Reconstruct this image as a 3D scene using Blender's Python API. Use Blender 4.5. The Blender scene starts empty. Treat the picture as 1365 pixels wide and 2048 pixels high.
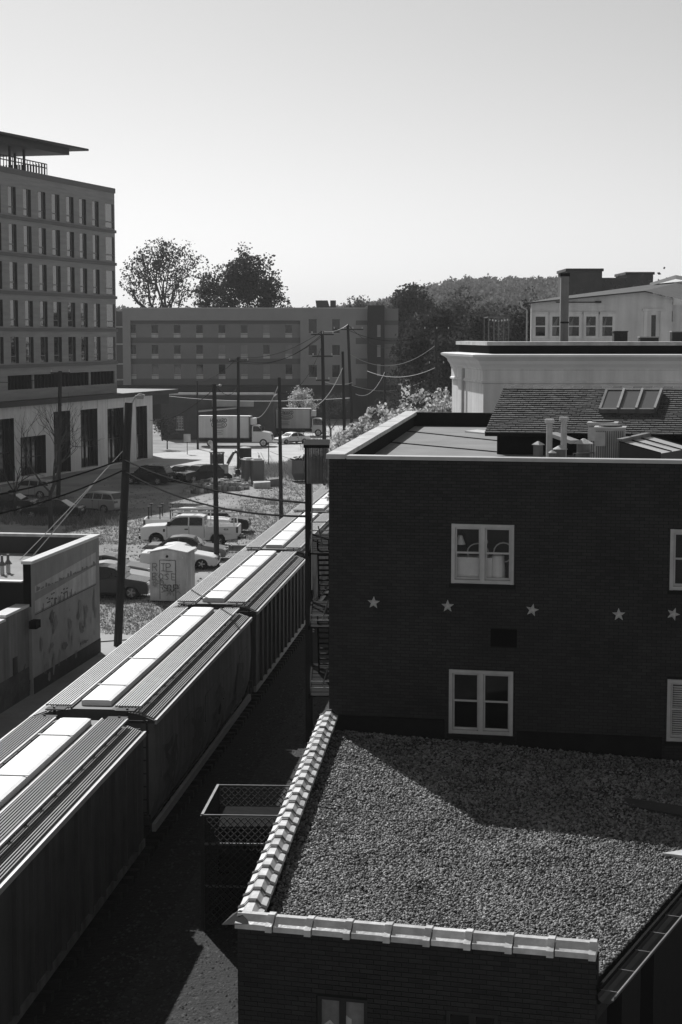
import bpy, math, random
from mathutils import Vector, Matrix
import numpy as np
R = random.Random(7)
PI = math.pi
scene = bpy.context.scene
COL = scene.collection
# ---------------------------------------------------------------- camera
F = 3400.0; PW, PH = 1365.0, 2048.0; HOR = 672.0; CZ = 13.6
TH = math.atan((PH/2-HOR)/F)
cd = bpy.data.cameras.new('camera'); cam = bpy.data.objects.new('camera', cd); COL.objects.link(cam)
cd.sensor_fit = 'VERTICAL'; cd.sensor_height = 36.0; cd.lens = F/PH*36.0
cd.clip_start = 0.5; cd.clip_end = 9000
cam.location = (0, 0, CZ); cam.rotation_euler = (PI/2-TH, 0, 0)
scene.camera = cam
# ---------------------------------------------------------------- sky, sun, exposure
SUN_EL = math.radians(39.0); SUN_AZ = math.radians(-21.5)     # azimuth from +Y, negative = towards -X
w = bpy.data.worlds.new('World'); scene.world = w; w.use_nodes = True
nt = w.node_tree; nt.nodes.clear()
sk = nt.nodes.new('ShaderNodeTexSky'); sk.sky_type = 'NISHITA'; sk.sun_disc = False
sk.sun_elevation = SUN_EL; sk.sun_rotation = SUN_AZ
sk.air_density = 1.4; sk.dust_density = 0.7; sk.ozone_density = 1.0
sep = nt.nodes.new('ShaderNodeSeparateColor')                  # black-and-white film behind a red filter
nt.links.new(sk.outputs[0], sep.inputs[0])
mx = nt.nodes.new('ShaderNodeMath'); mx.operation = 'MULTIPLY_ADD'; mx.inputs[1].default_value = 0.35
gm = nt.nodes.new('ShaderNodeMath'); gm.operation = 'MULTIPLY'; gm.inputs[1].default_value = 0.65
nt.links.new(sep.outputs[0], gm.inputs[0]); nt.links.new(sep.outputs[1], mx.inputs[0]); nt.links.new(gm.outputs[0], mx.inputs[2])
bg = nt.nodes.new('ShaderNodeBackground'); bg.inputs[1].default_value = 0.088
wo = nt.nodes.new('ShaderNodeOutputWorld')
nt.links.new(mx.outputs[0], bg.inputs[0]); nt.links.new(bg.outputs[0], wo.inputs[0])
sd = bpy.data.lights.new('sun', 'SUN'); sun = bpy.data.objects.new('sun', sd); COL.objects.link(sun)
sd.energy = 5.0; sd.angle = math.radians(0.5); sd.color = (1, 1, 1)
sdir = Vector((math.sin(SUN_AZ)*math.cos(SUN_EL), math.cos(SUN_AZ)*math.cos(SUN_EL), math.sin(SUN_EL)))
sun.rotation_euler = (-sdir).to_track_quat('-Z', 'Y').to_euler(); sun.location = (-60, 120, 120)
scene.view_settings.view_transform = 'Standard'; scene.view_settings.look = 'None'
scene.view_settings.exposure = 0.0; scene.view_settings.gamma = 1.0; scene.view_settings.use_curve_mapping = False
scene.render.engine = 'CYCLES'
scene.cycles.max_bounces = 6; scene.cycles.transparent_max_bounces = 12; scene.cycles.volume_bounces = 0
scene.cycles.use_denoising = True

# ---------------------------------------------------------------- geometry of the view (metres from photo positions)
_c, _s = math.cos(TH), math.sin(TH)
def ray(px, py):
    u = (px-PW/2)/F; v = (PH/2-py)/F
    return Vector((u, _c+v*_s, -_s+v*_c))
def at(px, py, Y):
    d = ray(px, py); t = Y/d.y
    return Vector((d.x*t, Y, CZ+d.z*t))
def gp(px, py, z=0.0):
    d = ray(px, py); t = (z-CZ)/d.z
    return Vector((d.x*t, d.y*t, z))
def fac(px, py, O, D):                     # (u, z) on the upright plane through O along D
    d = ray(px, py); n = Vector((D[1], -D[0]))
    t = (O[0]*n.x+O[1]*n.y)/(d.x*n.x+d.y*n.y)
    l = math.hypot(D[0], D[1])
    return ((d.x*t-O[0])*D[0]+(d.y*t-O[1])*D[1])/l, CZ+d.z*t
def onplane(px, py, P, N):
    d = ray(px, py); o = Vector((0, 0, CZ))
    t = (Vector(P)-o).dot(N)/d.dot(N)
    return o+d*t

# ---------------------------------------------------------------- materials (all grey: the picture is black and white)
MATS = {}
def mat(name, a, rough=0.8, var=0.25, scale=3.0, bump=0.0, bscale=None, metal=0.0, spec=0.4, isl=0.0, detail=5.0, stretch=None, streak=0.0, orand=0.0):
    if name in MATS: return MATS[name]
    m = bpy.data.materials.new(name); m.use_nodes = True; t = m.node_tree; N = t.nodes; Lk = t.links
    b = N['Principled BSDF']
    b.inputs['Roughness'].default_value = rough; b.inputs['Metallic'].default_value = metal
    b.inputs['Specular IOR Level'].default_value = spec
    tc = N.new('ShaderNodeTexCoord'); src = tc.outputs['Object']
    if orand > 0:
        oi = N.new('ShaderNodeObjectInfo'); sc_ = N.new('ShaderNodeMath'); sc_.operation = 'MULTIPLY'; sc_.inputs[1].default_value = 37.0
        va = N.new('ShaderNodeVectorMath'); va.operation = 'ADD'
        Lk.new(oi.outputs['Random'], sc_.inputs[0]); Lk.new(src, va.inputs[0]); Lk.new(sc_.outputs[0], va.inputs[1]); src = va.outputs[0]
    if stretch:
        mp = N.new('ShaderNodeMapping'); mp.inputs['Scale'].default_value = stretch
        Lk.new(src, mp.inputs[0]); src = mp.outputs[0]
    nz = N.new('ShaderNodeTexNoise'); nz.inputs['Scale'].default_value = scale; nz.inputs['Detail'].default_value = detail
    nz.inputs['Roughness'].default_value = 0.6
    Lk.new(src, nz.inputs['Vector'])
    mr = N.new('ShaderNodeMapRange'); mr.inputs[1].default_value = 0.25; mr.inputs[2].default_value = 0.75
    mr.inputs[3].default_value = a*(1-var); mr.inputs[4].default_value = a*(1+var)
    Lk.new(nz.outputs[0], mr.inputs[0]); val = mr.outputs[0]
    if isl > 0:
        g = N.new('ShaderNodeNewGeometry'); ma = N.new('ShaderNodeMapRange')
        ma.inputs[3].default_value = 1-isl; ma.inputs[4].default_value = 1+isl
        Lk.new(g.outputs['Random Per Island'], ma.inputs[0])
        mm = N.new('ShaderNodeMath'); mm.operation = 'MULTIPLY'; Lk.new(val, mm.inputs[0]); Lk.new(ma.outputs[0], mm.inputs[1]); val = mm.outputs[0]
    if orand > 0:
        mo = N.new('ShaderNodeMapRange'); mo.inputs[3].default_value = 1-orand; mo.inputs[4].default_value = 1+orand
        Lk.new(oi.outputs['Random'], mo.inputs[0])
        mm = N.new('ShaderNodeMath'); mm.operation = 'MULTIPLY'; Lk.new(val, mm.inputs[0]); Lk.new(mo.outputs[0], mm.inputs[1]); val = mm.outputs[0]
    if streak > 0:                           # weather streaks running down
        mp2 = N.new('ShaderNodeMapping'); mp2.inputs['Scale'].default_value = (1.6, 1.6, 0.12)
        n2 = N.new('ShaderNodeTexNoise'); n2.inputs['Scale'].default_value = 1.6; n2.inputs['Detail'].default_value = 6
        Lk.new(tc.outputs['Object'], mp2.inputs[0]); Lk.new(mp2.outputs[0], n2.inputs['Vector'])
        r2 = N.new('ShaderNodeMapRange'); r2.inputs[1].default_value = 0.3; r2.inputs[2].default_value = 0.7
        r2.inputs[3].default_value = 1-streak; r2.inputs[4].default_value = 1+streak*0.5
        Lk.new(n2.outputs[0], r2.inputs[0])
        mm = N.new('ShaderNodeMath'); mm.operation = 'MULTIPLY'; Lk.new(val, mm.inputs[0]); Lk.new(r2.outputs[0], mm.inputs[1]); val = mm.outputs[0]
    Lk.new(val, b.inputs['Base Color'])
    if bump > 0:
        nb = N.new('ShaderNodeTexNoise'); nb.inputs['Scale'].default_value = bscale or scale*6; nb.inputs['Detail'].default_value = 4
        Lk.new(src, nb.inputs['Vector'])
        bp = N.new('ShaderNodeBump'); bp.inputs['Strength'].default_value = bump; bp.inputs['Distance'].default_value = 0.05
        Lk.new(nb.outputs[0], bp.inputs['Height']); Lk.new(bp.outputs[0], b.inputs['Normal'])
    MATS[name] = m; return m
def leaf_mat(name, a, tr=0.5, isl=0.4):
    m = bpy.data.materials.new(name); m.use_nodes = True; t = m.node_tree; N = t.nodes; Lk = t.links; N.clear()
    g = N.new('ShaderNodeNewGeometry'); ma = N.new('ShaderNodeMapRange')
    ma.inputs[3].default_value = a*(1-isl); ma.inputs[4].default_value = a*(1+isl)
    Lk.new(g.outputs['Random Per Island'], ma.inputs[0])
    d = N.new('ShaderNodeBsdfDiffuse'); x = N.new('ShaderNodeBsdfTranslucent'); mxs = N.new('ShaderNodeMixShader')
    mxs.inputs[0].default_value = tr
    Lk.new(ma.outputs[0], d.inputs[0]); Lk.new(ma.outputs[0], x.inputs[0])
    Lk.new(d.outputs[0], mxs.inputs[1]); Lk.new(x.outputs[0], mxs.inputs[2])
    o = N.new('ShaderNodeOutputMaterial'); Lk.new(mxs.outputs[0], o.inputs[0]); return m
def clear_glass(name):
    m = bpy.data.materials.new(name); m.use_nodes = True; t = m.node_tree; N = t.nodes; Lk = t.links; N.clear()
    tr = N.new('ShaderNodeBsdfTransparent'); tr.inputs[0].default_value = (0.95, 0.95, 0.95, 1)
    gl = N.new('ShaderNodeBsdfGlossy'); gl.inputs['Roughness'].default_value = 0.03
    fr = N.new('ShaderNodeFresnel'); fr.inputs[0].default_value = 1.28
    mxs = N.new('ShaderNodeMixShader'); o = N.new('ShaderNodeOutputMaterial')
    Lk.new(fr.outputs[0], mxs.inputs[0]); Lk.new(tr.outputs[0], mxs.inputs[1]); Lk.new(gl.outputs[0], mxs.inputs[2]); Lk.new(mxs.outputs[0], o.inputs[0])
    return m
def road_mat():
    m = mat('road_asphalt', 0.46, 0.85, 0.18, 0.35, 0.15, 8.0); return m
M = {}
def defmats():
    M['jamb'] = mat('dark_reveal', 0.03, 0.9, 0.2, 1.0, spec=0.1)  # near-black; on the window reveals it stands for their shade
    M['lot'] = mat('lot_dirt', 0.27, 0.95, 0.42, 0.22, 0.8, 2.5, detail=9)
    M['road'] = road_mat()
    M['walk'] = mat('pavement_concrete', 0.36, 0.9, 0.15, 0.8, 0.1, 10)
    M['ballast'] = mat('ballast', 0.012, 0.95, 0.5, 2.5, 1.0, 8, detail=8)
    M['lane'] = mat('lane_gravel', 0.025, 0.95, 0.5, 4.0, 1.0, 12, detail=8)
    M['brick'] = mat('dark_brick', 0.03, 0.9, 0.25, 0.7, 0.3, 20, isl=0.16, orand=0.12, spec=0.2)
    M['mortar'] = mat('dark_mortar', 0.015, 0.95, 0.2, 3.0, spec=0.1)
    M['cap'] = mat('stone_cap', 0.5, 0.8, 0.25, 2.0, 0.2, 10, streak=0.2, orand=0.12)
    M['metalcap'] = mat('metal_flashing', 0.4, 0.45, 0.15, 2.0, metal=0.3)
    M['membrane'] = mat('roof_membrane', 0.2, 0.9, 0.22, 0.7, 0.15, 6)
    M['tar'] = mat('tar_flashing', 0.012, 0.95, 0.3, 4.0, spec=0.05)
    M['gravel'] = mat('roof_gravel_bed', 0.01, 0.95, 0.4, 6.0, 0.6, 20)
    M['stone'] = mat('roof_stone', 0.135, 0.6, 0.5, 0.9, isl=0.96)
    M['tile'] = mat('glazed_tile', 0.64, 0.35, 0.3, 4.0, 0.2, 9, spec=0.5, streak=0.2, orand=0.16)
    M['tiledark'] = mat('tile_dark', 0.012, 0.8, 0.2, 5.0)  # on the joint bands this black stands for shaded collar ends
    M['frame'] = mat('window_frame_paint', 0.46, 0.6, 0.15, 3.0, streak=0.15)
    M['coated'] = mat('coated_glass', 0.23, 0.03, 0.15, 0.15, metal=0.85)
    M['glass'] = mat('window_glass', 0.012, 0.04, 0.2, 0.5, spec=0.6)
    M['clear'] = clear_glass('clear_glass')
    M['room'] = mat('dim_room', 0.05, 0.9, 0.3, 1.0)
    M['cream'] = mat('cream_object', 0.82, 0.7, 0.1, 3.0)
    M['black'] = mat('black_metal', 0.02, 0.5, 0.2, 3.0)
    M['matte'] = mat('matte_black', 0.012, 0.95, 0.3, 3.0, spec=0.05)
    M['steel'] = mat('galvanised_steel', 0.4, 0.4, 0.2, 3.0, metal=0.5)
    M['greymetal'] = mat('grey_sheet_metal', 0.16, 0.55, 0.25, 2.0, metal=0.2, streak=0.35)
    M['star'] = mat('star_metal', 0.42, 0.6, 0.35, 8.0, metal=0.1)
    M['wood'] = mat('weathered_wood', 0.035, 0.95, 0.3, 2.0, 0.3, 12, stretch=(1, 1, 0.1))
    M['wire'] = mat('cable_black', 0.008, 0.9, 0.1, 1.0, spec=0.05)
    M['wirelight'] = mat('cable_bright', 0.45, 0.4, 0.1, 1.0, metal=0.6)
    M['insul'] = mat('insulator', 0.6, 0.2, 0.1, 1.0)
    M['leaf'] = leaf_mat('leaf_dark', 0.045, 0.4)
    M['leafmid'] = leaf_mat('leaf_mid', 0.085, 0.45)
    M['leafbright'] = leaf_mat('leaf_young', 0.48, 0.5)
    M['hillleaf'] = leaf_mat('leaf_hill', 0.12, 0.4, 0.5)
    M['bark'] = mat('bark', 0.05, 0.95, 0.3, 2.0)
    M['grass'] = leaf_mat('grass_blade', 0.21, 0.3, 0.5)
    M['tyre'] = mat('tyre_rubber', 0.02, 0.8, 0.2, 5.0)
    M['rim'] = mat('alloy_rim', 0.45, 0.35, 0.1, 3.0, metal=0.5)
    M['white'] = mat('white_paint', 0.78, 0.3, 0.05, 1.0, spec=0.5)
    M['silver'] = mat('silver_paint', 0.36, 0.3, 0.06, 1.0, metal=0.3)
    M['darkpaint'] = mat('black_paint', 0.02, 0.18, 0.1, 1.0, spec=0.6)
    M['greypaint'] = mat('grey_paint', 0.14, 0.28, 0.08, 1.0, metal=0.2)
    M['lamp'] = mat('lamp_lens', 0.5, 0.15, 0.1, 2.0)
    M['tail'] = mat('tail_lens', 0.08, 0.2, 0.1, 2.0)
    M['carglass'] = mat('car_glass', 0.02, 0.04, 0.1, 1.0, spec=0.7)
defmats()

# ---------------------------------------------------------------- mesh helpers
class MB:
    def __init__(s): s.v = []; s.f = []; s.m = []
    def add(s, vs, fs, mi=0):
        o = len(s.v); s.v += [tuple(p) for p in vs]
        for q in fs: s.f.append(tuple(i+o for i in q)); s.m.append(mi)
        return s
    def box(s, x0, x1, y0, y1, z0, z1, mi=0):
        vs = [(x0,y0,z0),(x1,y0,z0),(x1,y1,z0),(x0,y1,z0),(x0,y0,z1),(x1,y0,z1),(x1,y1,z1),(x0,y1,z1)]
        return s.add(vs, [(0,3,2,1),(4,5,6,7),(0,1,5,4),(1,2,6,5),(2,3,7,6),(3,0,4,7)], mi)
    def bar(s, a, b, w, h, mi=0, up=(0,0,1)):
        a = Vector(a); b = Vector(b); d = (b-a).normalized(); u = Vector(up)
        if abs(d.dot(u)) > 0.98: u = Vector((1,0,0))
        x = d.cross(u).normalized()*(w/2); y = x.cross(d).normalized()*(h/2)
        vs = [a-x-y,a+x-y,a+x+y,a-x+y,b-x-y,b+x-y,b+x+y,b-x+y]
        return s.add(vs, [(0,1,2,3),(7,6,5,4),(0,4,5,1),(1,5,6,2),(2,6,7,3),(3,7,4,0)], mi)
    def tube(s, pts, r, n=6, mi=0, cap=True):
        pts = [Vector(p) for p in pts]; k = len(pts); o = len(s.v)
        rs = r if isinstance(r, (list, tuple)) else [r]*k
        ref = None
        for i, p in enumerate(pts):
            d = (pts[min(i+1,k-1)]-pts[max(i-1,0)])
            d = d.normalized() if d.length > 1e-9 else Vector((0,0,1))
            if ref is None or abs(ref.dot(d)) > 0.95:
                ref = Vector((0,0,1)) if abs(d.z) < 0.9 else Vector((1,0,0))
            x = d.cross(ref).normalized(); y = x.cross(d); ref = y
            for j in range(n):
                a = 2*PI*j/n; s.v.append(tuple(p+(x*math.cos(a)+y*math.sin(a))*rs[i]))
        for i in range(k-1):
            for j in range(n):
                s.f.append((o+i*n+j, o+i*n+(j+1)%n, o+(i+1)*n+(j+1)%n, o+(i+1)*n+j)); s.m.append(mi)
        if cap:
            s.f.append(tuple(o+j for j in reversed(range(n)))); s.m.append(mi)
            s.f.append(tuple(o+(k-1)*n+j for j in range(n))); s.m.append(mi)
        return s
    def prism(s, poly, z0, z1, mi=0):
        n = len(poly)
        ar = sum(poly[i][0]*poly[(i+1)%n][1]-poly[(i+1)%n][0]*poly[i][1] for i in range(n))
        if ar < 0: poly = poly[::-1]
        zt = z1 if isinstance(z1, (list, tuple)) else [z1]*n
        if ar < 0 and isinstance(z1, (list, tuple)): zt = zt[::-1]
        vs = [(p[0],p[1],z0) for p in poly]+[(p[0],p[1],zt[i]) for i, p in enumerate(poly)]
        return s.add(vs, [tuple(reversed(range(n))), tuple(range(n,2*n))]+[(i,(i+1)%n,n+(i+1)%n,n+i) for i in range(n)], mi)
    def extr(s, poly, y0, y1, mi=0):         # polygon in (x,z), pulled along y
        n = len(poly)
        vs = [(p[0],y0,p[1]) for p in poly]+[(p[0],y1,p[1]) for p in poly]
        return s.add(vs, [tuple(range(n)), tuple(reversed(range(n,2*n)))]+[((i+1)%n,i,n+i,n+(i+1)%n) for i in range(n)], mi)
    def lathe(s, prof, c=(0,0,0), n=12, axis='z', mi=0):
        o = len(s.v); k = len(prof)
        for r, h in prof:
            for j in range(n):
                a = 2*PI*j/n; p = (r*math.cos(a), r*math.sin(a), h)
                if axis == 'y': p = (p[0], p[2], -p[1])
                if axis == 'x': p = (p[2], p[0], p[1])
                s.v.append((c[0]+p[0], c[1]+p[1], c[2]+p[2]))
        for i in range(k-1):
            for j in range(n):
                s.f.append((o+i*n+j,o+i*n+(j+1)%n,o+(i+1)*n+(j+1)%n,o+(i+1)*n+j)); s.m.append(mi)
        s.f.append(tuple(o+j for j in reversed(range(n)))); s.m.append(mi)
        s.f.append(tuple(o+(k-1)*n+j for j in range(n))); s.m.append(mi)
        return s
    def wall(s, x0, x1, z0, z1, y0, y1, holes=(), mi=0):   # wall in xz, thickness y0..y1, rectangular openings (x0,x1,z0,z1)
        xs = sorted({x0, x1, *[h[0] for h in holes], *[h[1] for h in holes]}); xs = [x for x in xs if x0-1e-6 <= x <= x1+1e-6]
        zs = sorted({z0, z1, *[h[2] for h in holes], *[h[3] for h in holes]}); zs = [z for z in zs if z0-1e-6 <= z <= z1+1e-6]
        def solid(i, j):
            if i < 0 or j < 0 or i >= len(xs)-1 or j >= len(zs)-1: return False
            cx = (xs[i]+xs[i+1])/2; cz = (zs[j]+zs[j+1])/2
            return not any(h[0] < cx < h[1] and h[2] < cz < h[3] for h in holes)
        for i in range(len(xs)-1):
            for j in range(len(zs)-1):
                if not solid(i, j): continue
                a, b, c, d = xs[i], xs[i+1], zs[j], zs[j+1]
                q = [[(a,y0,c),(b,y0,c),(b,y0,d),(a,y0,d)], [(b,y1,c),(a,y1,c),(a,y1,d),(b,y1,d)]]
                if not solid(i-1, j): q.append([(a,y1,c),(a,y0,c),(a,y0,d),(a,y1,d)])
                if not solid(i+1, j): q.append([(b,y0,c),(b,y1,c),(b,y1,d),(b,y0,d)])
                if not solid(i, j-1): q.append([(a,y1,c),(b,y1,c),(b,y0,c),(a,y0,c)])
                if not solid(i, j+1): q.append([(a,y0,d),(b,y0,d),(b,y1,d),(a,y1,d)])
                for k in q: s.add(k, [(0,1,2,3)], mi)
        return s
    def mesh(s, name, mats, smooth=False):
        me = bpy.data.meshes.new(name); me.from_pydata(s.v, [], s.f)
        for m in (mats if isinstance(mats, (list, tuple)) else [mats]): me.materials.append(m)
        if any(s.m): me.polygons.foreach_set('material_index', s.m)
        if smooth: me.polygons.foreach_set('use_smooth', [True]*len(s.f))
        me.update(); return me
def obj(name, mb, mats, parent=None, smooth=False, kind=None, label=None, loc=None, rz=None):
    me = mb.mesh(name, mats, smooth) if isinstance(mb, MB) else mb
    o = bpy.data.objects.new(name, me); COL.objects.link(o)
    if parent: o.parent = parent
    if loc is not None: o.location = loc
    if rz is not None: o.rotation_euler = (0, 0, rz)
    if kind: o['kind'] = kind
    if label: o['label'] = label
    return o
def tag(o, label, cat, group=None):
    o['label'] = label; o['category'] = cat
    if group: o['group'] = group
    return o
def thing(name, label, cat, loc=(0,0,0), rz=0.0, group=None):
    o = bpy.data.objects.new(name, None); COL.objects.link(o); o.empty_display_size = 0.3
    o.location = loc; o.rotation_euler = (0, 0, rz); return tag(o, label, cat, group)
def kids(o): return [c for c in o.children]
def dup(o, loc=None, rz=None, label=None, parent=None):
    c = o.copy(); COL.objects.link(c)
    if parent is not None: c.parent = parent
    if loc is not None: c.location = loc
    if rz is not None: c.rotation_euler = (0, 0, rz)
    if label: c['label'] = label
    for k in list(o.children): dup(k, parent=c)
    return c
_unit = {}
def pieces(parent, name, boxes, m, limit=300):    # alike boxes (cx,cy,cz,sx,sy,sz): the first ones singly, the rest joined
    if m.name not in _unit:
        _unit[m.name] = MB().box(-.5,.5,-.5,.5,-.5,.5).mesh(name, m)
    for b in boxes[:limit]:
        o = bpy.data.objects.new(name, _unit[m.name]); COL.objects.link(o); o.parent = parent
        o.location = b[:3]; o.scale = b[3:6]
    if len(boxes) > limit:
        mb = MB()
        for x, y, z, a, b2, c in boxes[limit:]: mb.box(x-a/2, x+a/2, y-b2/2, y+b2/2, z-c/2, z+c/2)
        obj(name+'_courses', mb, m, parent, kind='stuff')
def np_mesh(name, V, Fq, m, smooth=False):       # V (n,3); Fq (k,c)
    me = bpy.data.meshes.new(name); n, k, c = len(V), len(Fq), Fq.shape[1]
    me.vertices.add(n); me.vertices.foreach_set('co', V.astype(np.float32).ravel())
    me.loops.add(k*c); me.loops.foreach_set('vertex_index', Fq.astype(np.int32).ravel())
    me.polygons.add(k); me.polygons.foreach_set('loop_start', np.arange(k, dtype=np.int32)*c)
    if smooth: me.polygons.foreach_set('use_smooth', np.ones(k, dtype=bool))
    me.materials.append(m); me.update(calc_edges=True); me.validate(); return me
def leaves_mesh(name, C, size, m, rng, flat=0.0):  # leaf quads round the centres C
    n = len(C); a = rng.normal(size=(n,3)); a /= np.linalg.norm(a,axis=1,keepdims=True)+1e-9
    b = rng.normal(size=(n,3)); b -= a*(a*b).sum(1,keepdims=True); b /= np.linalg.norm(b,axis=1,keepdims=True)+1e-9
    s = (size*rng.uniform(0.6,1.3,n))[:,None]
    V = np.stack([C-a*s*.5, C+b*s*.3, C+a*s*.5, C-b*s*.3], 1).reshape(-1,3)
    return np_mesh(name, V, np.arange(4*n).reshape(-1,4), m)
def lerp(a, b, t): return a+(b-a)*t
def sag(a, b, drop, n=14):
    a = Vector(a); b = Vector(b)
    return [a.lerp(b, i/n)+Vector((0,0,-drop*4*(i/n)*(1-i/n))) for i in range(n+1)]
def strokes(lines, w, y=-0.004, tr=lambda x, z: (x, z)):  # flat painted strokes in the xz plane
    mb = MB()
    for k, ln in enumerate(lines):
        yy = y-0.0004*k
        for (x0,z0),(x1,z1) in zip(ln, ln[1:]):
            dx, dz = x1-x0, z1-z0; l = math.hypot(dx, dz) or 1; ex, ez = dx/l*w*.3, dz/l*w*.3
            nx, nz = -dz/l*w/2, dx/l*w/2; yy -= 0.00002
            q = [(x0-ex+nx,z0-ez+nz),(x0-ex-nx,z0-ez-nz),(x1+ex-nx,z1+ez-nz),(x1+ex+nx,z1+ez+nz)]
            mb.add([(p[0],yy,p[1]) for p in q], [(0,1,2,3)])
    return mb
GLY = {'R':[[(0,0),(0,1),(.45,1),(.6,.78),(.45,.55),(0,.5)],[(.2,.5),(.6,0)]], 'I':[[(.1,1),(.6,1)],[(.35,1),(.35,0)],[(.1,0),(.6,0)]],
 'P':[[(0,0),(0,1),(.45,1),(.6,.78),(.45,.52),(0,.48)]], 'B':[[(0,0),(0,1),(.4,1),(.52,.78),(.4,.53),(0,.5)],[(.4,.5),(.6,.27),(.45,0),(0,0)]],
 'O':[[(.3,0),(.05,.2),(0,.5),(.1,.85),(.32,1),(.55,.85),(.62,.5),(.5,.12),(.3,0)]], 'S':[[(.55,.85),(.35,1),(.08,.85),(.12,.6),(.45,.45),(.55,.2),(.3,0),(.03,.12)]],
 'E':[[(.55,1),(0,1),(0,0),(.55,0)],[(0,.5),(.45,.5)]], 'F':[[(.55,1),(0,1),(0,0)],[(0,.5),(.45,.5)]],
 'T':[[(0,1),(.6,1)],[(.3,1),(.3,0)]], 'A':[[(0,0),(.3,1),(.6,0)],[(.12,.4),(.48,.4)]], 'N':[[(0,0),(0,1),(.55,0),(.55,1)]], 'Y':[[(0,1),(.3,.5),(.6,1)],[(.3,.5),(.3,0)]],
 'C':[[(.55,.85),(.3,1),(.05,.75),(.02,.3),(.25,0),(.55,.12)]], 'U':[[(0,1),(0,.2),(.25,0),(.5,.2),(.5,1)]], 'L':[[(0,1),(0,0),(.5,0)]], 'D':[[(0,0),(0,1),(.35,.95),(.58,.6),(.5,.2),(0,0)]],
 'H':[[(0,0),(0,1)],[(.55,0),(.55,1)],[(0,.5),(.55,.5)]], 'W':[[(0,1),(.15,0),(.3,.7),(.45,0),(.6,1)]], '4':[[(.45,0),(.45,1),(0,.35),(.6,.35)]], 'X':[[(0,0),(.55,1)],[(0,1),(.55,0)]], ' ':[]}
def word(t, x, z, h, adv=0.85, wob=0.0):
    out = []
    for ch in t:
        for ln in GLY.get(ch, []):
            out.append([(x+p[0]*h+R.uniform(-wob,wob), z+p[1]*h+R.uniform(-wob,wob)) for p in ln])
        x += h*adv
    return out
# ================================================================ THE SETTING
def sheet(name, poly, z, m, kind='structure'):
    mb = MB(); mb.add([(p[0], p[1], z) for p in poly], [tuple(range(len(poly)))])
    o = obj(name, mb, m, kind=kind); return o
sheet('ground', [(-2400,-300),(2400,-300),(2400,2400),(-2400,2400)], 0.0, M['lot'])
TD = 0.101                                         # the track runs along (TD, 1)
TA = math.atan2(1, TD)
def tx(lat, Y): return -10.66+lat+TD*Y              # X of a point lat metres right of the track centre
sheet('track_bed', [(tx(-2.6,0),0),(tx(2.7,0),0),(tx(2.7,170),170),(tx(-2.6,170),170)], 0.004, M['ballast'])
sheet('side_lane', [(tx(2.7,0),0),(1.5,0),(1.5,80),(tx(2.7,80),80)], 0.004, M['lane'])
rp = [(150,921),(330,905),(430,897),(545,890),(600,866),(720,842),(900,830),(900,860),(760,880),(650,902),(560,926),(470,932),(330,930),(150,944)]
sheet('road', [gp(*p).xy for p in rp], 0.008, M['road'])
sheet('footpath', [gp(*p).xy for p in [(196,1262),(300,1262),(262,1306),(196,1312)]], 0.012, M['walk'])
mb = MB(); a = gp(196,1285); b = gp(330,1275); mb.bar(a+Vector((0,0,.02)), b+Vector((0,0,.02)), .12, .04); obj('footpath_joint', mb, M['tar'], kind='structure')
# far wooded hill
ridge = [(-400,604),(235,606),(400,611),(640,608),(700,600),(760,591),(800,577),(850,562),(900,552),(950,547),(1000,549),(1060,547),(1110,546),(1200,556),(1365,575),(1700,604),(2400,640)]
HY = 1000.0
def ridge_z(X):
    px = 682.5+X/HY*F
    for (a, ya), (b, yb) in zip(ridge, ridge[1:]):
        if px <= b: return max(0.5, at(px, lerp(ya, yb, max(0,(px-a)/(b-a))), HY).z-15)
    return 4.0
def hill_z(X, Y):
    t = min(1, max(0, (Y-430)/(HY-430))); t = t*t*(3-2*t)
    if Y > HY: t = max(0.3, 1-(Y-HY)/500)
    return ridge_z(X*HY/max(Y, 600))*t-0.5
mb = MB(); nx, ny = 70, 30
for j in range(ny+1):
    for i in range(nx+1):
        X = -420+i*14.0; Y = 430+j*30; mb.v.append((X*Y/HY, Y, hill_z(X*Y/HY, Y)))
for j in range(ny):
    for i in range(nx): mb.f.append((j*(nx+1)+i, j*(nx+1)+i+1, (j+1)*(nx+1)+i+1, (j+1)*(nx+1)+i)); mb.m.append(0)
obj('hill', mb, mat('hill_floor', .035, .95, .3, .02), kind='structure', smooth=True)
rng = np.random.default_rng(3)
pts = []
for k in range(5200):
    Y = rng.uniform(520, 1010) if k % 3 else rng.uniform(900, 1015); px = rng.uniform(560, 1420) if k % 6 else rng.uniform(180, 700)
    X = (px-682.5)/F*Y; pts.append((X, Y, hill_z(X, Y)))
C = []
for X, Y, Z in pts:
    r = rng.uniform(2.2, 4.8); h = rng.uniform(3, 10)
    q = rng.normal(size=(34, 3)); q /= np.linalg.norm(q, axis=1, keepdims=True); q *= rng.uniform(.55, 1.05, (34, 1))
    C.append(q*np.array([r, r, r*1.0])+np.array([X, Y, Z+h]))
obj('hillside_trees', leaves_mesh('hillside_trees', np.concatenate(C), 2.1, M['hillleaf'], rng), None, kind='stuff', label='distant wooded hillside behind the rooftops')

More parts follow.
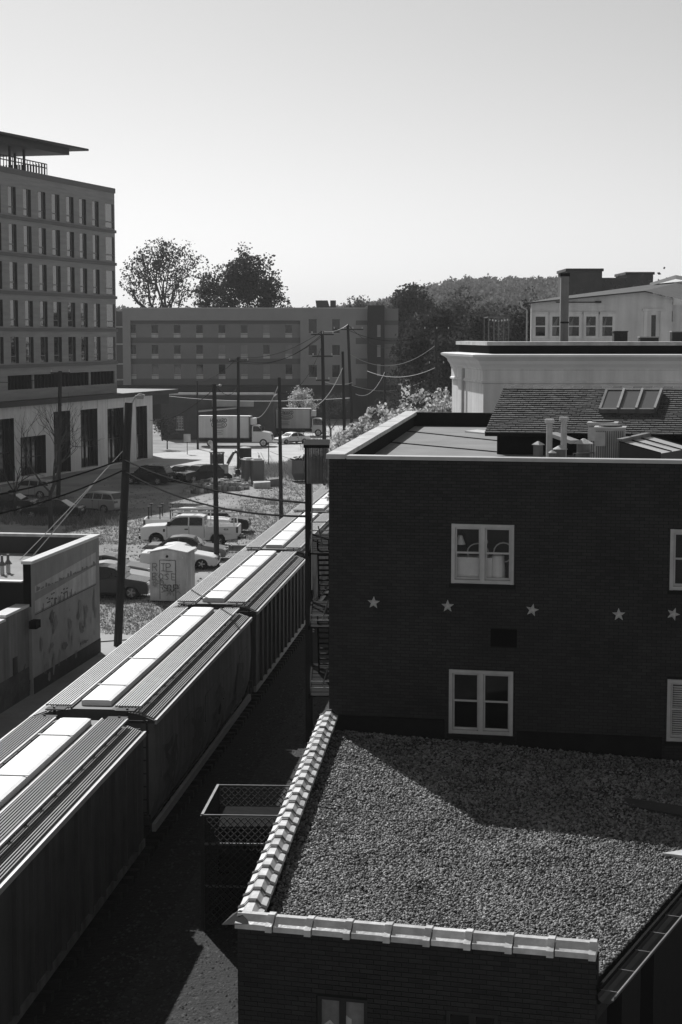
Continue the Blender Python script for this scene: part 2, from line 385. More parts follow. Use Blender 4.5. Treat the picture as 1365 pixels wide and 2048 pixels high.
# ================================================================ TALL OFFICE BUILDING (left)
TO = at(232, 600, 183.0); TO = (TO.x, TO.y); TDIR = (0.3, 1.0); TRZ = math.atan2(1.0, 0.3)
def TL(px, py): return fac(px, py, TO, TDIR)
m_tb = mat('office_brick', 0.28, 0.85, 0.22, 0.5, 0.25, 6, stretch=(.5, .5, 6))
m_tbd = mat('office_band', 0.15, 0.85, 0.1, 0.6)
m_pod = mat('podium_panel', 0.68, 0.75, 0.14, 0.5, streak=0.15)
m_mull = mat('office_mullion', 0.16, 0.5, 0.1, 1.0)
tb = thing('office_tower', 'tall brick office tower with rows of narrow windows under an overhanging roof canopy', 'building', (TO[0], TO[1], 0), TRZ)
ztop = TL(232, 378)[1]
cols = [(17,33),(47,63),(77,92),(104,120),(133,148),(159,173),(185,198),(211,231)]
rows = [(373,429),(448,503),(524,579),(600,653),(674,727)]
cu = [(TL(a,430)[0], TL(b,430)[0]) for a, b in cols]; cu[-1] = (cu[-1][0], -0.25)
sp = cu[1][0]-cu[0][0]
cu = [(cu[0][0]-sp*k, cu[0][1]-sp*k) for k in (4,3,2,1)]+cu
rz_ = [(TL(25,b)[1], TL(25,a)[1]) for a, b in rows]
holes = [(a, b, c, d) for a, b in cu for c, d in rz_]
zpod = TL(250, 786)[1]
strip = (TL(10,781)[1], TL(10,752)[1])
su = [(TL(a,765)[0], TL(b,765)[0]) for a, b in [(16,66),(69,120),(123,179),(182,230)]]
holes += [(a, b, strip[0], strip[1]) for a, b in su]
mb = MB().wall(-60, 0, zpod-1, ztop, 0, .45, holes); mb.box(-60, -0.01, .46, 24, zpod-1, ztop-.3)
obj('wall', mb, m_tb, tb)
for k, (c, d) in enumerate(rz_):
    obj('floor_ledge', MB().box(-60, .12, -.14, -.002, c-.42, c-.12), m_tbd, tb)
obj('parapet_band', MB().box(-60, .1, -.08, -.002, ztop-.5, ztop+.02), m_tbd, tb)
for a, b in cu:
    for c, d in rz_:
        f = MB(); zt = c+(d-c)*.27
        xm = b-.34*(b-a) if b < -.5 else b-.12; f.box(a+.1, xm-.08, .04, .10, zt-.05, zt+.05); f.box(a+.02, a+.1, .04, .10, c, d); f.box(xm-.08, xm, .04, .10, c, d); f.box(a+.1, xm-.08, .04, .10, c, c+.09)
        fo = obj('window', f, m_mull, tb)
        obj('shade_panel', MB().box(xm+.002, b-.002, .03, .12, c+.002, d-.002), M['jamb'], fo)  # dark panel puts the right reveal's shade into the colour
        obj('pane', MB().box(a+.01, xm-.01, .105, .12, c+.01, d-.01), M['coated'], fo)
for a, b in su:
    f = MB(); n = 7
    for i in range(n+1):
        x = lerp(a+.08, b-.08, i/n); f.box(x-.07, x+.07, .12, .38, strip[0], strip[1])
    fo = obj('strip_window', f, M['greymetal'] if a < -30 else M['jamb'], tb)
    obj('pane', MB().box(a+.01, b-.01, .39, .42, strip[0]+.01, strip[1]-.01), M['jamb'], fo)
# podium
zc = TL(265, 783)[1]
ph = [(TL(a,870)[0], TL(b,870)[0], TL((a+b)/2, yb)[1], TL((a+b)/2, ya)[1]) for a, b, ya, yb in [(24,75,872,950),(92,125,822,948),(146,180,818,934),(200,233,816,928),(258,280,812,921)]]
px_end = TL(291, 860)[0]
ph2 = [(h[0]-25*k, h[1]-25*k, max(h[2], .1), h[3]) for h in ph for k in (0, 1) if not (k == 1 and h[1]-25 > ph[0][0]-.5)]
mb = MB().wall(-60, px_end, 0, zc-.5, -.9, -.3, ph2); mb.box(-60, px_end-.02, -.28, 22, 0, zc-.6)
obj('podium_wall', mb, m_pod, tb)
obj('podium_canopy', MB().box(-60, px_end+6.2, -1.5, 9, zc-.48, zc), M['black'], tb)
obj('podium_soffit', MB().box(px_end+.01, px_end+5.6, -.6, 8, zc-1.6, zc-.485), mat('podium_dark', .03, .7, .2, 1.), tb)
obj('pillar', MB().box(px_end+1.2, px_end+1.9, 0, 1, 0, zc-1.61), M['greymetal'], tb)
obj('pillar', MB().box(px_end+2.6, px_end+6.0, 2.5, 4, 0, zc-1.61), m_pod, tb)
for h in ph2:
    f = MB(); n = max(2, round((h[1]-h[0])/1.1))
    for i in range(n+1):
        x = lerp(h[0]+.05, h[1]-.05, i/n); f.box(x-.05, x+.05, -.46, -.36, h[2], h[3])
    f.box(h[0], h[1], -.46, -.36, h[2]+(h[3]-h[2])*.45, h[2]+(h[3]-h[2])*.45+.08)
    fo = obj('shopfront_window', f, M['black'], tb); obj('reveal_shade', MB().box(h[1]-.012, h[1]-.002, -.898, -.47, h[2]+.002, h[3]-.002), M['jamb'], fo)  # thin dark strip paints the shade of the right reveal
    obj('pane', MB().box(h[0]+.01, h[1]-.01, -.35, -.31, h[2], h[3]-.01), M['glass'], fo)
seam = MB()
for px in (24, 75, 92, 125, 146, 180, 200, 233, 257):
    u = TL(px, 800)[0]; seam.box(u-.02, u+.02, -.906, -.89, TL(px, 818)[1], zc-.5)
obj('panel_joint', seam, M['tar'], tb)
# roof terrace with screen and flying canopy
zr = ztop
us = TL(117, 340)[0]
zs_ = TL(117, 327)[1]
scr = MB()
for i in range(40):
    x = us-i*.6; scr.box(x-.03, x+.03, 1.2, 1.26, zr-.3, zs_)
for z in (zr+.9, zs_-.08): scr.box(us-25, us, 1.27, 1.33, z, z+.1)
for i in range(22):
    y = 1.4+i*.3; scr.box(us-.05, us, y, y+.14, zr-.3, zs_)
obj('terrace_screen', scr, M['black'], tb)
ut, zcn = fac(178, 303, (TO[0]+1*.958, TO[1]-1*.287), TDIR)
zlow = 0
can = MB(); can.prism([(-60, 3.6), (ut, -1.0), (ut-.3, 8), (-60, 14)], zcn+.05, zcn+.26)
can.prism([(-60, 4.5), (ut-2.2, .1), (ut-2.6, 7.4), (-60, 13)], zcn-.55, zcn+.048)
obj('roof_canopy', can, mat('canopy_dark', .035, .6, .2, 1.), tb)
for px in (5, 32, 60, 78, 88, 115):
    u = TL(px, 330)[0]; y = 2.0 if px in (5, 32, 60, 88) else 4.5
    obj('canopy_post', MB().box(u-.1, u+.1, y, y+.2, zr-.3, zcn-.56), M['black'], tb)
rail = MB(); rail.bar((us-22, 5.5, zr+4.6), (us, 5.5, zr+2.6), .1, .14); rail.bar((us-22, 6.5, zr+2.7), (us, 6.5, zr+2.7), .1, .1)
obj('stair_rail', rail, M['black'], tb)

# ================================================================ HOTEL
HOY = 280.0; HO = at(245, 617, HOY)
def HL(px, py): return px_to(px, py)
def px_to(px, py): p = at(px, py, HOY); return p.x-HO.x, p.z
m_h1 = mat('hotel_stucco', .27, .9, .08, .4); m_h2 = mat('hotel_wall', .205, .9, .08, .4); m_h3 = mat('hotel_band', .12, .9, .08, .4); m_h4 = mat('hotel_tower_dark', .025, .8, .1, .4)
ho = thing('hotel', 'long four-storey hotel with banded stucco front and a dark stair tower', 'building', (HO.x, HOY, 0))
zt = HO.z
x1 = px_to(735, 620)[0]; xa, xb = px_to(261, 640)[0], px_to(601, 640)[0]; za = px_to(261, 641)[1]; zb = px_to(300, 770)[1]
sc = [(px_to(a,700)[0], px_to(b,700)[0], px_to(a,yb)[1], px_to(a,ya)[1]) for a, b, ya, yb in [(618,634,638,668),(618,634,690,712),(618,634,730,756),(665,680,638,668),(665,680,690,712),(665,680,730,756)]]
mb = MB().wall(0, x1, zb, zt, 0, .6, [(xa, xb, zb-1, za)]+sc); mb.box(0.02, x1+4.7, .9, 18, 0, zt-.4); obj('wall', mb, m_h1, ho)
for h in sc:
    fo = obj('window', MB().box(h[0], h[1], .25, .33, h[2], h[2]+.14), M['frame'], ho)
    obj('pane', MB().box(h[0]-.01, h[1]+.01, .34, .4, h[2]-.01, h[3]+.01), M['glass'], fo)
wc = [265+k*44.7 for k in range(8)]; wr = [(650,666),(690,708),(729,749)]
hh = []
for c in wc:
    for a, b in wr: hh.append((px_to(c-6.5,700)[0], px_to(c+6.5,700)[0], px_to(c,b)[1], px_to(c,a)[1]))
obj('recessed_wall', MB().wall(xa+.01, xb-.01, zb-.5, za, .61, .85, hh), m_h2, ho)
for ya, yb in [(641,648),(675,686),(717,728),(757,770)]:  # top strip paints the recess shadow; the others are real darker bands
    obj('dark_band', MB().box(xa+.02, xb-.02, .55, .605, px_to(300,yb)[1], px_to(300,ya)[1]-.02), m_h3, ho)
m_curt = mat('hotel_curtain', .24, .8, .2, .6)
for k, h in enumerate(hh):
    fo = obj('window', MB().box(h[0]-.04, h[1]+.04, .5, .6, h[2]-.12, h[2]-.01).box(h[0]-.02, h[1]+.02, .54, .604, h[2]-.75, h[2]-.25), M['frame'], ho)
    pm = M['glass'] if R.random() < .55 else m_curt
    obj('pane', MB().box(h[0], h[1], .72, .8, h[2], h[3]), pm, fo)
x2, x3, x4 = px_to(735,700)[0], px_to(769,700)[0], px_to(797,700)[0]
obj('stair_tower', MB().box(x2+.01, x3, -1.2, 6, 0, px_to(750,611)[1]), m_h4, ho)
obj('end_wall', MB().box(x3+.01, x4, .3, .88, 0, px_to(780,617)[1]), m_h2, ho)
for ya, yb in [(641,650),(676,688),(717,728),(757,775)]:
    obj('dark_band', MB().box(x3+.02, x4+.02, .2, .295, px_to(300,yb)[1], px_to(300,ya)[1]), m_h3, ho)
    obj('dark_band', MB().box(px_to(712,700)[0], x2-.01, -.06, -.002, px_to(300,yb)[1], px_to(300,ya)[1]), m_h3, ho)
for a in (650, 690, 728):
    fo = obj('window', MB().box(px_to(756,0)[0], px_to(763,0)[0], -1.3, -1.22, px_to(0,a+22)[1]-.1, px_to(0,a+22)[1]), M['frame'], ho)
    obj('pane', MB().box(px_to(756,0)[0], px_to(763,0)[0], -1.25, -1.21, px_to(0,a+22)[1]+.01, px_to(0,a)[1]), m_curt, fo)
obj('base_storey', MB().box(-1, x4+.5, .2, .58, 0, zb-.02), mat('hotel_base', .04, .9, .2, .5), ho)
obj('roof_edge', MB().box(-.1, x2, -.08, .7, zt+.002, zt+.15), M['frame'], ho)
obj('roof_vent', MB().extr([(px_to(632,0)[0], zt+.1), (px_to(630,0)[0], px_to(0,600)[1]), (px_to(655,0)[0], px_to(0,600)[1]), (px_to(660,0)[0], zt+.1)], 3, 6).box(px_to(660,0)[0]+.02, px_to(672,0)[0], 3, 6, zt+.1, px_to(0,600)[1]), mat('vent_dark', .05, .6, .2, 1), ho)
xw = px_to(232, 0)[0]
wingm = MB().box(xw-6, -.05, 4, 16, 0, px_to(0,622)[1]); obj('rear_wing', wingm, m_h3, ho)
for y in (655, 690, 730, 762): obj('wing_ledge', MB().box(xw-6, -.06, 3.8, 3.99, px_to(0,y)[1], px_to(0,y-3)[1]), M['frame'], ho)

# ================================================================ LOW BRICK SHOP behind the trucks
LY = 224.0; lo_ = at(322, 790, LY)
def LL(px, py): p = at(px, py, LY); return p.x-lo_.x, p.z
m_lb = mat('shop_brick', .07, .9, .2, 1.0, .3, 8)
lb = thing('brick_shop', 'low dark brick shop with a pale roof edge behind the delivery trucks', 'building', (lo_.x, LY, 0))
xe = LL(548, 790)[0]
wh = [(LL(345,0)[0], LL(359,0)[0], LL(0,858)[1], LL(0,832)[1]), (LL(430,0)[0], LL(515,0)[0], .05, LL(0,838)[1])]
mb = MB().wall(0, xe, 0, lo_.z-.02, 0, .4, wh); mb.box(.01, xe, .45, 14, 0, lo_.z-.3); obj('wall', mb, m_lb, lb)
obj('roof_edge', MB().box(-.3, xe, -.25, .5, lo_.z, lo_.z+.28), M['metalcap'], lb)
g = wh[0]; f = MB()
for i in range(5): x = lerp(g[0], g[1], i/4); f.box(x-.03, x+.03, .1, .16, g[2], g[3])
for i in range(6): z = lerp(g[2], g[3], i/5); f.box(g[0], g[1], .161, .2, z-.03, z+.03)
f.box(g[0]-.1, g[1]+.1, -.12, .09, g[2]-.18, g[2]-.01)
fo = obj('window', f, M['frame'], lb); obj('pane', MB().box(g[0], g[1], .22, .26, g[2], g[3]), M['glass'], fo)
g = wh[1]; obj('garage_door', MB().box(g[0], g[1], .3, .38, g[2], g[3]), M['black'], lb)
obj('sign_board', MB().box(LL(419,0)[0], LL(504,0)[0], -.5, -.2, LL(0,813)[1], LL(0,801)[1]), mat('sign_pale', .36, .7, .25, .5), lb)
obj('awning', MB().extr([(LL(392,0)[0], LL(0,820)[1]), (LL(470,0)[0], LL(0,814)[1]), (LL(470,0)[0], LL(0,816)[1]), (LL(392,0)[0], LL(0,823)[1])], -2.2, -.02), M['metalcap'], lb)

# ================================================================ BRICK BUILDING WITH STARS (right)
BO = (-0.30, 42.0); BD = (1.0, -0.2); BRZ = math.atan2(-0.2, 1.0)
def BL(px, py): return fac(px, py, BO, BD)
bt = at(658, 908, 42.0).z
bb = thing('star_brick_building', 'dark brick building with five metal stars on its windowed wall and a flat roof', 'building', (BO[0], BO[1], 0), BRZ)
W_B = 13.0
up = [(903,1029,1047,1166),(1340,1466,1058,1180)]; dn = [(898,1027,1338,1466),(1334,1464,1358,1482)]
wh = []
for a, b, c, d in up+dn:
    ua = BL(a, (c+d)/2)[0]; ub = BL(b, (c+d)/2)[0]; zc_ = BL(a, c)[1]; zd = BL(a, d)[1]
    wh.append((ua, ub, zd, zc_))
v0 = BL(982, 1258); v1 = BL(1034, 1294); vent = (v0[0], v1[0], v1[1], v0[1])
inward = Vector((0.2, 1.0)).normalized()
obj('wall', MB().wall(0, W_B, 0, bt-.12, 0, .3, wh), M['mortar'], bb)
# running-bond bricks, real and proud of the mortar
bl, bh = .215, .068
def clip(x0, x1, z0, z1, lo, hi, hs):       # cut a brick at wall ends and openings
    x0 = max(x0, lo+.003); x1 = min(x1, hi-.003)
    for h in hs:
        if z1 <= h[2] or z0 >= h[3] or x1 <= h[0] or x0 >= h[1]: continue
        if x0 < h[0]: x1 = h[0]-.003
        elif x1 > h[1]: x0 = h[1]+.003
        else: return None
        if z1 > h[3]-.001 and z0 < h[3]-.03 and False: return None
    return (x0, x1) if x1-x0 > .03 else None
def clear(x0, x1, z0, z1, hs): return all(x1 < h[0] or x0 > h[1] or z1 < h[2] or z0 > h[3] for h in hs)
bricks = []
nz_ = int((bt-.14-3.0)/(bh+.012))
hs = wh+[vent]
for j in range(nz_):
    z = bt-.14-(j+.5)*(bh+.012)
    for i in range(-1, int(W_B/(bl+.012))+1):
        x = (i+.5+(.5 if j % 2 else 0))*(bl+.012)
        cl = clip(x-bl/2, x+bl/2, z-bh/2, z+bh/2, 0, W_B, hs)
        if cl: bricks.append(((cl[0]+cl[1])/2, -.006+R.uniform(-.004,.003), z, cl[1]-cl[0], .016, bh))
bricks.sort(key=lambda q: (abs(q[0]-2.6)+abs(q[2]-bt+.8)))
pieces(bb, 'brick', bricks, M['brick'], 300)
# side walls and roof
BK = at(815, 820, 66.0)
def B2L(p): q = Vector((p[0]-BO[0], p[1]-BO[1])); d = Vector(BD).normalized(); n = Vector((-d.y, d.x)); return (q.dot(d), q.dot(n))
bk = B2L((BK.x, BK.y)); sdv = Vector(bk).normalized(); sn = Vector((sdv.y, -sdv.x))   # sn points into the building (right)
def along(t, o): return (sdv.x*t+sn.x*o, sdv.y*t+sn.y*o)
Ls = Vector(bk).length
zroof = bt-.55
q = [along(.02, 0), along(Ls, 0), along(Ls, .3), along(.3, .3)]
obj('side_wall', MB().prism([along(.32,0), along(Ls,0), along(Ls,.3), along(.32,.3)], 0, bt-.12), M['mortar'], bb)
bx = along(Ls, 0)
obj('rear_wall', MB().prism([(bx[0]+.31, bx[1]-.3), (bx[0]+10, bx[1]-.3), (bx[0]+10, bx[1]), (bx[0]+.31, bx[1])], 0, bt-.12), M['mortar'], bb)
obj('roof', MB().prism([(.31,.31), (W_B,.31), (W_B, bx[1]-.31), along(Ls-.31,.31)], zroof-.3, zroof), M['membrane'], bb)
# coping stones, one by one
n = 15
for i in range(n):
    a, b = lerp(-.05, Ls, i/n)+.008, lerp(-.05, Ls, (i+1)/n)-.008
    obj('coping_stone', MB().prism([along(a,-.07), along(b,-.07), along(b,.4), along(a,.4)], bt-.118, bt+R.uniform(-.006,.006)), M['cap'], bb)
obj('front_coping', MB().box(.45, W_B, -.05, .38, bt-.118, bt-.03), M['metalcap'], bb)
obj('rear_coping', MB().box(bx[0]+.42, bx[0]+10, bx[1]-.36, bx[1]+.05, bt-.118, bt-.03), M['tar'], bb)
fl = MB()
fl.prism([along(.7,.302), along(Ls-.3,.302), along(Ls-.3,.33), along(.7,.33)], zroof, bt-.12); fl.box(bx[0]+.4, bx[0]+10, bx[1]-.36, bx[1]-.33, zroof, bt-.12)
obj('parapet_flashing', fl, M['tar'], bb)
for (a, b) in [((800,830),(980,845)), ((795,860),(1080,890)), ((735,880),(1010,905))]:
    pa = onplane(*a, (0,0,zroof+.02), Vector((0,0,1))); pb = onplane(*b, (0,0,zroof+.02), Vector((0,0,1)))
    la, lb2 = B2L((pa.x, pa.y)), B2L((pb.x, pb.y)); obj('roof_cable', MB().tube(sag((*la, zroof+.02), (*lb2, zroof+.02), 0, 4), .018, 5), M['tar'], bb)
# windows: frame > sashes and panes; dim rooms behind them
def sash_window(parent, a, b, c, d, blinds=False):
    mid = (a+b)/2; fw = .09; f = MB()
    f.box(a+.005, a+fw, -.03, .12, c, d); f.box(b-fw, b-.005, -.03, .12, c, d); f.box(a+fw, b-fw, -.03, .12, d-fw, d-.005); f.box(a+fw, b-fw, -.03, .12, c+.005, c+fw)
    f.box(mid-.055, mid+.055, -.022, .12, c+fw, d-fw)
    fo = obj('window', f, M['frame'], parent)
    zm = (c+d)/2
    for x0, x1 in ((a+fw, mid-.055), (mid+.055, b-fw)):
        s = MB(); w = .045
        s.box(x0+.004, x0+w, .03, .07, zm, d-fw-.004); s.box(x1-w, x1-.004, .03, .07, zm, d-fw-.004); s.box(x0+w, x1-w, .03, .07, d-fw-w, d-fw-.004); s.box(x0+w, x1-w, .03, .07, zm, zm+w)
        s.box(x0+.004, x0+w, .075, .11, c+fw+.004, zm); s.box(x1-w, x1-.004, .075, .11, c+fw+.004, zm); s.box(x0+w, x1-w, .075, .11, c+fw+.004, c+fw+w*1.3)
        obj('sash', s, M['frame'], fo)
        obj('pane', MB().box(x0+w, x1-w, .046, .05, zm+w, d-fw-w), M['clear'], fo)
        obj('pane', MB().box(x0+w, x1-w, .09, .094, c+fw+w*1.3, zm), M['clear'], fo)
        if blinds:
            bl_ = MB()
            for i in range(int((d-c-.3)/.055)): z = c+.14+i*.055; bl_.add([(x0+.05,.13,z),(x1-.05,.13,z),(x1-.05,.16,z+.03),(x0+.05,.16,z+.03)], [(0,1,2,3)])
            obj('blind', bl_, M['cream'], fo)
    obj('window_sill', MB().box(a-.04, b+.04, -.075, -.032, c-.10, c-.005), M['mortar'], parent)
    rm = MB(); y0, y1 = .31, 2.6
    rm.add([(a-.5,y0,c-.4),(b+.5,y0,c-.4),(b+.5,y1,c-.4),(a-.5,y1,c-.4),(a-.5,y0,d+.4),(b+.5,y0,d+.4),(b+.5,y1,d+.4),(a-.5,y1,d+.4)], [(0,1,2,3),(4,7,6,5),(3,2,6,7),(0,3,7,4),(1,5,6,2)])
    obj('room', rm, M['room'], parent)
for k, h in enumerate(wh): sash_window(bb, *h, blinds=(k == 3))
obj('vent_block', MB().box(vent[0], vent[1], -.02, -.002, vent[2], vent[3]), mat('vent_black', .004, .95, .2, 3., spec=.02), bb)
# things seen behind the upper window
a, b, c, d = wh[0]
def inroom(name, mb, m, label, cat):
    o = obj(name, mb, m); o.location = (BO[0], BO[1], 0); o.rotation_euler = (0, 0, BRZ); return tag(o, label, cat)
inroom('storage_box', MB().box(a+.1, a+.98, .2, .55, c-.4, c+.62), M['cream'], 'pale box behind the lower left panes of the upper brick-wall window', 'box')
inroom('padded_stool', MB().lathe([(.02,c-.4),(.16,c-.4),(.18,c+.3),(.15,c+.66),(.05,c+.7)], (a+1.12,.34,0), 14), M['cream'], 'rounded pale bolster beside the pale box behind the upper window', 'bolster')
inroom('round_mirror', MB().tube([(a+1.25+.24*math.cos(t*PI/8), .32, c+.75+.24*math.sin(t*PI/8)) for t in range(17)], .02, 6), M['frame'], 'thin round hoop behind the right panes of the upper window', 'hoop')
inroom('hoop', MB().tube([(a+.62+.26*math.cos(t*PI/8), .3, c+.74+.22*math.sin(t*PI/8)) for t in range(17)], .018, 6), M['frame'], 'thin round hoop above the pale box behind the upper window', 'hoop')
inroom('lamp_globe', MB().lathe([(.005,-.11),(.08,-.08),(.11,0),(.08,.08),(.005,.11)], (a+.76,.3,c+1.0), 12), M['cream'], 'white globe behind the centre bar of the upper window', 'lamp')
inroom('shade', MB().lathe([(.13,-.12),(.05,.1)], (a+.18,.3,c+1.05), 12), M['cream'], 'pale cone shade behind the left edge of the upper window', 'lamp')
# stars: five-pointed, folded ridges, each hung at its own tilt
for k, (px, py, rot, lb_) in enumerate([(748,1205,-.05,'metal star nearest the fire escape on the brick wall'), (896,1212,.0,'upright metal star below the left edge of the upper window'), (1065,1220,-.2,'tilted metal star just right of the wall vent'), (1238,1229,.03,'upright metal star between the vent and the far window'), (1347,1228,-.35,'strongly tilted metal star at the right end under the far window')]):
    u, z = BL(px, py); r1, r0 = .165, .07; vs = [(0,-.05,0)]; fs = []
    for i in range(10):
        a2 = PI/2+rot+i*PI/5; r = r1 if i % 2 == 0 else r0; vs.append((r*math.cos(a2), -.004, r*math.sin(a2)))
    for i in range(10): fs.append((0, 1+i, 1+(i+1) % 10))
    fs.append(tuple(reversed(range(1, 11))))
    d_ = Vector(BD).normalized(); nrm = Vector((-d_.y, d_.x))
    o = obj('wall_star', MB().add(vs, fs), M['star']); o.location = (BO[0]+d_.x*u-nrm.x*.018, BO[1]+d_.y*u-nrm.y*.018, z); o.rotation_euler = (0, 0, BRZ)
    tag(o, lb_, 'star', 'metal stars hung along the brick wall')
# base flashing on the gravel side
fz = 3.86
obj('base_flashing', MB().box(.15, wh[2][0]-.1, -.09, -.016, fz-.75, fz+.28), M['tar'], bb)
obj('base_flashing', MB().box(wh[2][1]+.1, wh[3][0]-.1, -.09, -.016, fz-1.0, fz+.08), M['tar'], bb)
obj('window_curb', MB().box(wh[2][0]-.06, wh[2][1]+.06, -.1, -.016, fz-.9, wh[2][2]-.115), M['mortar'], bb)

# shingled roof with skylights
EL = onplane(970, 865, (4.2, 49.6, 0), Vector((.2, 1, 0)).normalized())
d_ = Vector((1, -.2, 0)).normalized(); up_ = Vector((.256, 1, 0)).normalized()
RL = onplane(1008, 775, (0, 53.2, 0), Vector((.2, 1, 0)).normalized()+Vector((0,0,0)))
sr = thing('shingled_roof', 'low pitched shingle roof with three skylights on top of the brick building', 'roof', EL)
sl = RL-EL; nrm = d_.cross(sl).normalized()
def SP(u, t, h=0.0): return d_*u+sl*t+nrm*h
deck = MB(); LR = 9.0
q = [SP(0,0),SP(LR,0),SP(LR,1),SP(0,1)]; q2 = [p-nrm*.12 for p in q]
deck.add(q+q2, [(0,1,2,3),(7,6,5,4),(0,4,5,1),(1,5,6,2),(2,6,7,3),(3,7,4,0)]); obj('roof_deck', deck, M['tar'], sr)
obj('eave_wall', MB().add([SP(.3,.1,-.13),SP(LR,.1,-.13),SP(LR,.1,-.13)-Vector((0,0,1.2)),SP(.3,.1,-.13)-Vector((0,0,1.2))], [(0,3,2,1)]), M['tar'], sr)
obj('gable_wall', MB().add([SP(.3,.1,-.13),SP(.3,.98,-.13),SP(.3,.98,-.13)-Vector((0,0,2.4)),SP(.3,.1,-.13)-Vector((0,0,1.4))], [(0,1,2,3)]), M['membrane'], sr)
m_sh = mat('shingle', .09, .9, .25, 6.0, .4, 25, isl=.35)
ns, sw = 22, .235
shing = []
for j in range(ns):
    for i in range(int(LR/sw)+1):
        u0 = max(0, (i-(j % 2)*.5+R.uniform(-.04,.04))*sw); u1 = min(LR, (i+1-(j % 2)*.5)*sw-.012)
        if u1-u0 < .05: continue
        t0 = (j-.12+R.uniform(-.05,.05))/ns; t1 = (j+1)/ns; h = .03+R.uniform(0,.012)
        shing.append([SP(u0,t0,h),SP(u1,t0,h),SP(u1,min(t1,1),.003),SP(u0,min(t1,1),.003),SP(u0,t0,.0),SP(u1,t0,.0)])
def shingle_mb(l):
    m_ = MB()
    for v in l: m_.add(v, [(0,1,2,3),(4,5,1,0),(4,0,3),(5,2,1)])
    return m_
for v in shing[:300]:
    c0 = v[0]; obj('shingle', MB().add([p-c0 for p in v], [(0,1,2,3),(4,5,1,0),(4,0,3),(5,2,1)]), m_sh, sr, loc=c0)
obj('shingle_courses', shingle_mb(shing[300:]), m_sh, sr, kind='stuff')
rc = MB()
for i in range(int(LR/.3)): rc.add([SP(i*.3,.955,.03),SP(i*.3+.285,.955,.034),SP(i*.3+.285,1.03,.03),SP(i*.3,1.03,.026)], [(0,1,2,3)])
obj('ridge_cap', rc, m_sh, sr)
for k, (qa, lab) in enumerate([([(1200,827),(1237,827),(1250,788),(1214,788)],'left'), ([(1238,827),(1274,827),(1287,788),(1251,788)],'mid'), ([(1275,827),(1311,827),(1325,788),(1288,788)],'right')]):
    P = [onplane(x, y, EL, nrm)-EL for x, y in qa]; e1 = (P[1]-P[0]).normalized(); e2 = (P[3]-P[0]).normalized()
    fr = MB(); lift = nrm*.14
    for a2, b2 in ((0,1),(1,2),(2,3),(3,0)):
        fr.bar(P[a2]+nrm*.08, P[b2]+nrm*.08, .07, .17, up=nrm)
    s_ = obj('skylight', fr, M['greymetal'], sr)
    P2 = [p+lift for p in P]; obj('pane', MB().add([P2[0]+e1*.04+e2*.04, P2[1]-e1*.04+e2*.04, P2[2]-e1*.04-e2*.04, P2[3]+e1*.04-e2*.04], [(0,1,2,3)]), mat('skylight_glass', .1, .3, .15, 1, spec=.5), s_)
    br = MB(); br.bar(P[1]+nrm*.185-e1*.02, P[2]+nrm*.185-e1*.02, .07, .03, up=nrm); obj('bright_rail', br, M['steel'], s_)
fp = [onplane(x, y, (0,0,zroof+.03), Vector((0,0,1))) for x, y in [(930,863),(955,860),(972,862),(972,867)]]
tag(obj('roof_flashing', MB().prism([(p.x,p.y) for p in fp], zroof+.004, zroof+.05), M['white']), 'small white flashing at the left foot of the shingle roof', 'flashing')

# ================================================================ GRAVEL ROOF BUILDING (front)
GA, GB, GC, GD = (-.45, 41.85), (10.6, 39.65), (3.95, 25.35), (-1.68, 26.75)
def gz(x, y): return 3.80-.045*(x+.3)
gb = thing('gravel_roof_building', 'low brick building with a gravel roof edged by glazed coping tiles', 'building', (0, 0, 0))
Zt = 4.16
def insetpt(p, dx, dy): return (p[0]+dx, p[1]+dy)
rp_ = [(GA[0]+.25, GA[1]-.02), (GB[0]-.1, GB[1]-.02), (GC[0], GC[1]+.25), (GD[0]+.35, GD[1]+.12)]
bed = MB(); bed.add([(x, y, gz(x,y)-.02) for x, y in rp_]+[(x, y, 2.9) for x, y in rp_], [(0,3,2,1),(4,5,6,7),(0,1,5,4),(1,2,6,5),(2,3,7,6),(3,0,4,7)])
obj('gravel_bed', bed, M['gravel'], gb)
# left wall, front wall and right wall
fd = Vector((GC[0]-GD[0], GC[1]-GD[1])).normalized(); fn = Vector((-fd.y, fd.x)); FLEN = (Vector(GC)-Vector(GD)).length
ld = Vector((GA[0]-GD[0], GA[1]-GD[1])).normalized(); ln_ = Vector((ld.y, -ld.x)); LLEN = (Vector(GA)-Vector(GD)).length
def GF(u, v): return (GD[0]+fd.x*u+fn.x*v, GD[1]+fd.y*u+fn.y*v)
def GLf(u, v): return (GD[0]+ld.x*u+ln_.x*v, GD[1]+ld.y*u+ln_.y*v)
def GFL(px, py): return fac(px, py, GD, fd)
fw0, fw1 = GFL(634,2005)[0], GFL(735,2005)[0]; fz1 = GFL(660,1994)[1]
fo0, fo1 = GFL(892,2035)[0], GFL(996,2035)[0]; fz2 = GFL(940,2026)[1]
gholes = [(fw0, fw1, fz1-1.9, fz1), (fo0, fo1, fz2-1.9, fz2)]
fwall = MB().wall(0, FLEN, 0, Zt-.1, 0, .3, gholes)
frz = math.atan2(fd.y, fd.x)
o = obj('front_wall', fwall, M['mortar'], gb, loc=(GD[0], GD[1], 0), rz=frz)
gbr = []
for j in range(int(2.0/.08)):
    z = Zt-.12-(j+.5)*.08
    for i in range(-1, int(FLEN/.227)+1):
        x = (i+.5+(.5 if j % 2 else 0))*.227
        cl = clip(x-.1075, x+.1075, z-.034, z+.034, 0, FLEN, gholes)
        if cl: gbr.append(((cl[0]+cl[1])/2, -.005+R.uniform(-.004,.003), z, cl[1]-cl[0], .016, .068))
pieces(o, 'brick', gbr, M['brick'], 300)
